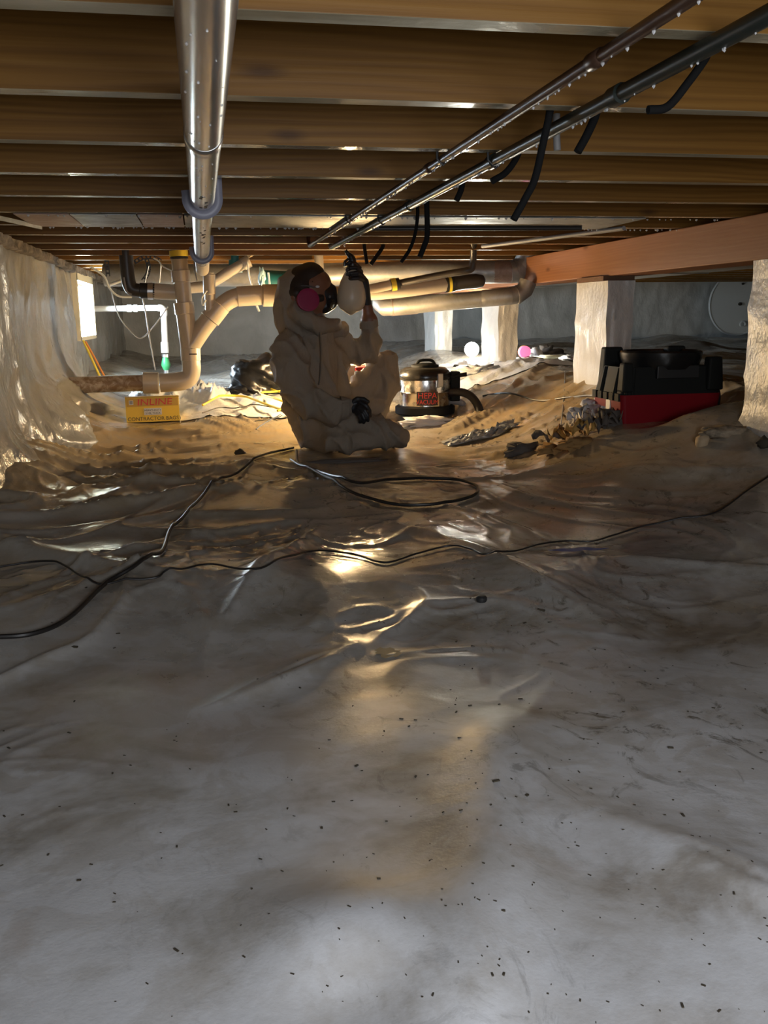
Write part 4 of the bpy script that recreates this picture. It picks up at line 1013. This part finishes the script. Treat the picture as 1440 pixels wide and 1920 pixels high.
torso = [(W(592, 790), .118), (W(582, 750), .135), (W(580, 700, .03), .142), (W(580, 655, .04), .140), (W(582, 628, .04), .118), (W(586, 600, .03), .07)]
torso2 = [(W(622, 780, .06), .10), (W(615, 720, .10), .105), (W(612, 660, .10), .105)]
armN = [(W(541, 640, -.10), .078), (W(548, 690, -.16), .082), (W(575, 742, -.20), .080), (W(612, 757, -.24), .070), (W(645, 756, -.25), .050), (W(656, 756, -.25), .036)]
armF = [(W(628, 632, .12), .068), (W(660, 650, .13), .066), (W(690, 650, .10), .064), (W(694, 615, .06), .052), (W(692, 592, .03), .042)]
wrF = [(W(692, 596, .03), .030), (W(688, 566, .02), .027)]
head = [(W(583, 600, .03), .050), (W(582, 578, .03), .052), (W(584, 548, .03), .083), (W(578, 532, .03), .086), (W(590, 525, .03), .078), (W(603, 545, .03), .055)]
body_me = caps('body', [legN, shinN, legF, shinF, torso, torso2, armN, armF, wrF, head], .0085, 6, .5)
hc = np.array(W(586, 545, .03)); wc = np.array(W(690, 578, .025)); nk = np.array(W(584, 585, .03))
def suit_fold(co):
    x, y, z = co.T
    f = .024*np.exp(-np.abs(pn(x*8+z*4.5+y*2, z*3.2-x*3.5+y, 101))/.085)+.007*np.exp(-np.abs(pn(x*11-z*6+y*3, z*8+y*5+x*4, 102))/.09)+.004*pn(x*9, z*9+y*7, 103)
    dh = np.linalg.norm(co-hc, axis=1); dw = np.linalg.norm(co-wc, axis=1)
    return (f-.010)*sst(.11, .17, dh)*sst(.06, .09, dw)
bo = finish(body_me, 'body', [M_suit, M_skin], pe, suit_fold)
sm_ = bo.modifiers.new('smooth', 'SMOOTH'); sm_.iterations = 3; sm_.factor = .5
cen = np.empty(len(body_me.polygons)*3); body_me.polygons.foreach_get('center', cen); cen = cen.reshape(-1, 3)+np.array(base)
dh = np.linalg.norm(cen-hc, axis=1); dn = np.linalg.norm(cen-nk, axis=1); dw = np.linalg.norm(cen-wc, axis=1)
mi = ((dh < .118) | (dn < .065) | (dw < .05)).astype(np.int32); body_me.polygons.foreach_set('material_index', mi); body_me.update()
# hood: bag behind the head, open to the face
hm = caps('hood', [[(W(548, 590, .03), .088), (W(548, 560, .03), .088), (W(552, 530, .03), .080), (W(566, 512, .04), .055)], [(W(566, 610, .02), .095), (W(590, 606, .02), .075)],
                   [(W(556, 575, -.06), .045), (W(575, 592, -.08), .045), (W(600, 603, -.06), .04), (W(626, 600, .02), .035)], [(W(620, 612, .08), .04), (W(640, 610, .10), .04)]], .009, 5)
def hood_fold(co):
    x, y, z = co.T; return .010*ridge(pn(x*12+z*8, z*7-x*6+y*8, 111), 2)-.003
finish(hm, 'hood', M_suit, pe, hood_fold, 'slack hood pulled behind the head')
# hair / cap on top
finish(caps('hair', [[(W(560, 535, -.0), .070), (W(566, 518, .02), .070), (W(582, 511, .03), .070), (W(592, 516, .04), .055)], [(W(556, 540, -.05), .03), (W(562, 555, -.055), .02)]], .008, 4), 'hair', M_hair, pe)
finish(caps('ear', [[(W(553, 556, -.055), .012), (W(551, 548, -.058), .014), (W(554, 560, -.052), .008)]], .004, 3), 'ear', M_skin, pe)
# face bits seen past the mask
part('brow', MB().tube(smooth_pts([W(584, 519, -.045), W(593, 520, -.035), W(600, 522, -.02)]), .006, 8), M_hair, pe)
part('nose', MB().blob(W(604, 532, -.0), (.018, .016, .026), 2, .05, 1, 2), M_skin, pe)
part('eye', MB().blob(W(595, 528, -.048), (.010, .006, .006), 2, .02, 1, 2), M_ragw, pe)
# respirator
rs = thing('respirator', '', '', W(610, 545)) ; rs.parent = pe; rs.location = W(610, 545)-base; del rs['label']; del rs['category']
finish(caps('face_piece', [[(W(602, 540, .02), .055), (W(612, 545, .02), .050), (W(618, 556, .02), .040), (W(608, 565, .02), .036)], [(W(606, 528, .02), .040), (W(598, 520, .02), .034)], [(W(620, 535, .02), .030)]], .008, 4), 'face_piece', M_mask, rs)
def disc(c_, r, d_, depth, n=28):
    return MB().tube([c_-d_*depth*.5, c_-d_*depth*.42, c_+d_*depth*.42, c_+d_*depth*.5], [r*.86, r, r, r*.86], n)
fd = Vector((.12, -.97, .12)).normalized()
fl_ = part('pink_filter', disc(W(577, 553, -.10), .050, fd, .024), M_pink, rs, label='round pink filter on the near cheek')
part('filter_lip', disc(W(577, 553, -.112), .040, fd, .006), M_pink, fl_)
part('pink_filter', disc(W(606, 558, .12), .048, Vector((.3, .95, 0)).normalized(), .024), M_pink, rs)
part('filter_arm', MB().tube([W(602, 549, -.03), W(584, 552, -.085)], .018, 14), M_mask, rs)
part('exhale_valve', disc(W(621, 560, -.02), .022, Vector((.7, -.5, -.4)).normalized(), .02), M_mask, rs)
part('valve_dot', disc(W(618, 547, -.035), .006, Vector((.5, -.8, 0)).normalized(), .004), M_strap, rs)
part('head_strap', MB().tube(smooth_pts([W(598, 533, -.03), W(580, 527, -.06), W(560, 527, -.055), W(551, 531, -.02)]), .008, 8, flat=.4), M_strap, rs)
# zip flap and seam folds on the chest
part('zip_flap', MB().tube(smooth_pts([W(600, 615, -.09), W(602, 650, -.115), W(601, 690, -.12), W(598, 712, -.118)]), .012, 10, flat=.35), M_suit, pe)
part('cuff', MB().tube([W(690, 590, .03), W(691, 597, .032), W(692, 604, .035)], [.037, .043, .045], 20), M_suit, pe, label='elastic sleeve cuff')
part('cuff', MB().tube([W(638, 756, -.25), W(647, 756, -.25), W(652, 756, -.25)], [.053, .051, .046], 20), M_suit, pe)
# gloved hands
def hand(name, wrist, palm, fingers, thumb, rp, rf, label):
    segs = [[(wrist, rp*.85), (wrist.lerp(palm, .5), rp*.95), (palm, rp)]]
    for f in fingers: segs.append([(p_, rf*(1-.09*i)) for i, p_ in enumerate(f)])
    segs.append([(p_, rf*(1.2-.12*i)) for i, p_ in enumerate(thumb)])
    me = caps(name, segs, .0042, 2, .4); return finish(me, name, M_glove, pe, None, label)
# near hand: relaxed over the thigh, fingers slightly curled
hw = W(652, 756, -.25); hpz = W(672, 754, -.26)
hand('glove', hw, hpz, [
    [W(675, 745, -.285), W(686, 750, -.30), W(693, 760, -.305), W(694, 771, -.30)],
    [W(674, 752, -.295), W(684, 760, -.315), W(690, 770, -.318), W(690, 779, -.31)],
    [W(671, 758, -.29), W(679, 767, -.315), W(683, 776, -.318), W(682, 783, -.31)],
    [W(667, 762, -.28), W(673, 770, -.305), W(676, 777, -.308), W(675, 782, -.30)]],
    [W(660, 746, -.265), W(670, 738, -.275), W(682, 739, -.28), W(690, 744, -.285)], .027, .0105, 'black glove resting on the folded knee')
# second row of palm bulk is carried by the chains; far hand: closed round the bottle neck
cbx, cby = 659, 0
hand('glove', W(688, 563, .02), W(681, 520, .0), [
    [W(677, 500, -.01), W(668, 492, -.04), W(657, 493, -.045), W(650, 497, -.015)],
    [W(679, 508, -.015), W(670, 502, -.05), W(658, 503, -.055), W(650, 506, -.02)],
    [W(680, 516, -.02), W(672, 512, -.055), W(660, 513, -.058), W(653, 514, -.028)],
    [W(674, 493, .02), W(665, 484, -.005), W(655, 483, -.02), W(648, 487, -.012)]],
    [W(684, 515, .03), W(672, 500, .05), W(660, 494, .05), W(652, 494, .04)], .026, .0105, 'black glove gripping the sprayer neck')

# spray bottle in the raised hand
q = W(659, 540, 0); t = thing('spray_bottle', 'translucent white spray bottle held upright in the raised black glove', 'bottle', q)
tl = Matrix.Rotation(math.radians(3), 3, 'Y')
part('bottle_body', MB().lathe([(.004, -.088), (.030, -.084), (.050, -.072), (.062, -.052), (.0665, -.02), (.062, .015), (.050, .055), (.036, .085), (.024, .102), (.019, .110)], q, 40, tl), M_bottle, t)
part('bottle_foot', MB().lathe([(.006, -.098), (.016, -.092), (.030, -.084)], q+Vector((-.005, 0, 0)), 20), M_bottle, t)
part('neck_collar', MB().lathe([(.020, .104), (.023, .106), (.023, .128), (.018, .131)], q, 24, tl), M_mask, t)
part('sprayer_head', MB().tube(smooth_pts([q+Vector((.006, 0, .128)), q+Vector((.004, 0, .150)), q+Vector((-.006, 0, .166)), q+Vector((-.016, 0, .176))]), [.019, .019, .019, .018, .018, .018, .017, .017, .016, .016, .015, .014, .013, .012, .011, .011, .01, .01, .01][:19], 14), M_mask, t)
part('nozzle', MB().tube([q+Vector((-.014, 0, .172)), q+Vector((-.024, 0, .188))], [.010, .007], 12), M_blk2, t)
part('trigger', MB().tube(smooth_pts([q+Vector((-.014, -.01, .150)), q+Vector((-.030, -.014, .135)), q+Vector((-.032, -.014, .115))]), .006, 8), M_mask, t)
nz_ = q+Vector((-.026, 0, .190)); mb = MB(); rn = random.Random(9); ax = (W(642, 425, 0)-nz_).normalized(); e1 = Vector((0, 1, 0)); e2 = ax.cross(e1).normalized()
for i in range(900):
    s_ = .012+.12*rn.random()**1.2; a = rn.uniform(0, 6.28); rr = abs(rn.gauss(0, .11))*s_; r = rn.uniform(.0005, .0012)
    c_ = nz_+ax*s_+(e1*math.cos(a)+e2*math.sin(a))*rr
    mb.add([c_+Vector((r, 0, 0)), c_+Vector((-r, 0, 0)), c_+Vector((0, r, 0)), c_+Vector((0, -r, 0)), c_+Vector((0, 0, r)), c_+Vector((0, 0, -r))],
           [(0, 2, 4), (2, 1, 4), (1, 3, 4), (3, 0, 4), (2, 0, 5), (1, 2, 5), (3, 1, 5), (0, 3, 5)])
o = part('spray_mist', mb, M_mist, None); tag(o, 'fine pale mist puffing from the sprayer nozzle to the joists', 'mist', kind='stuff')
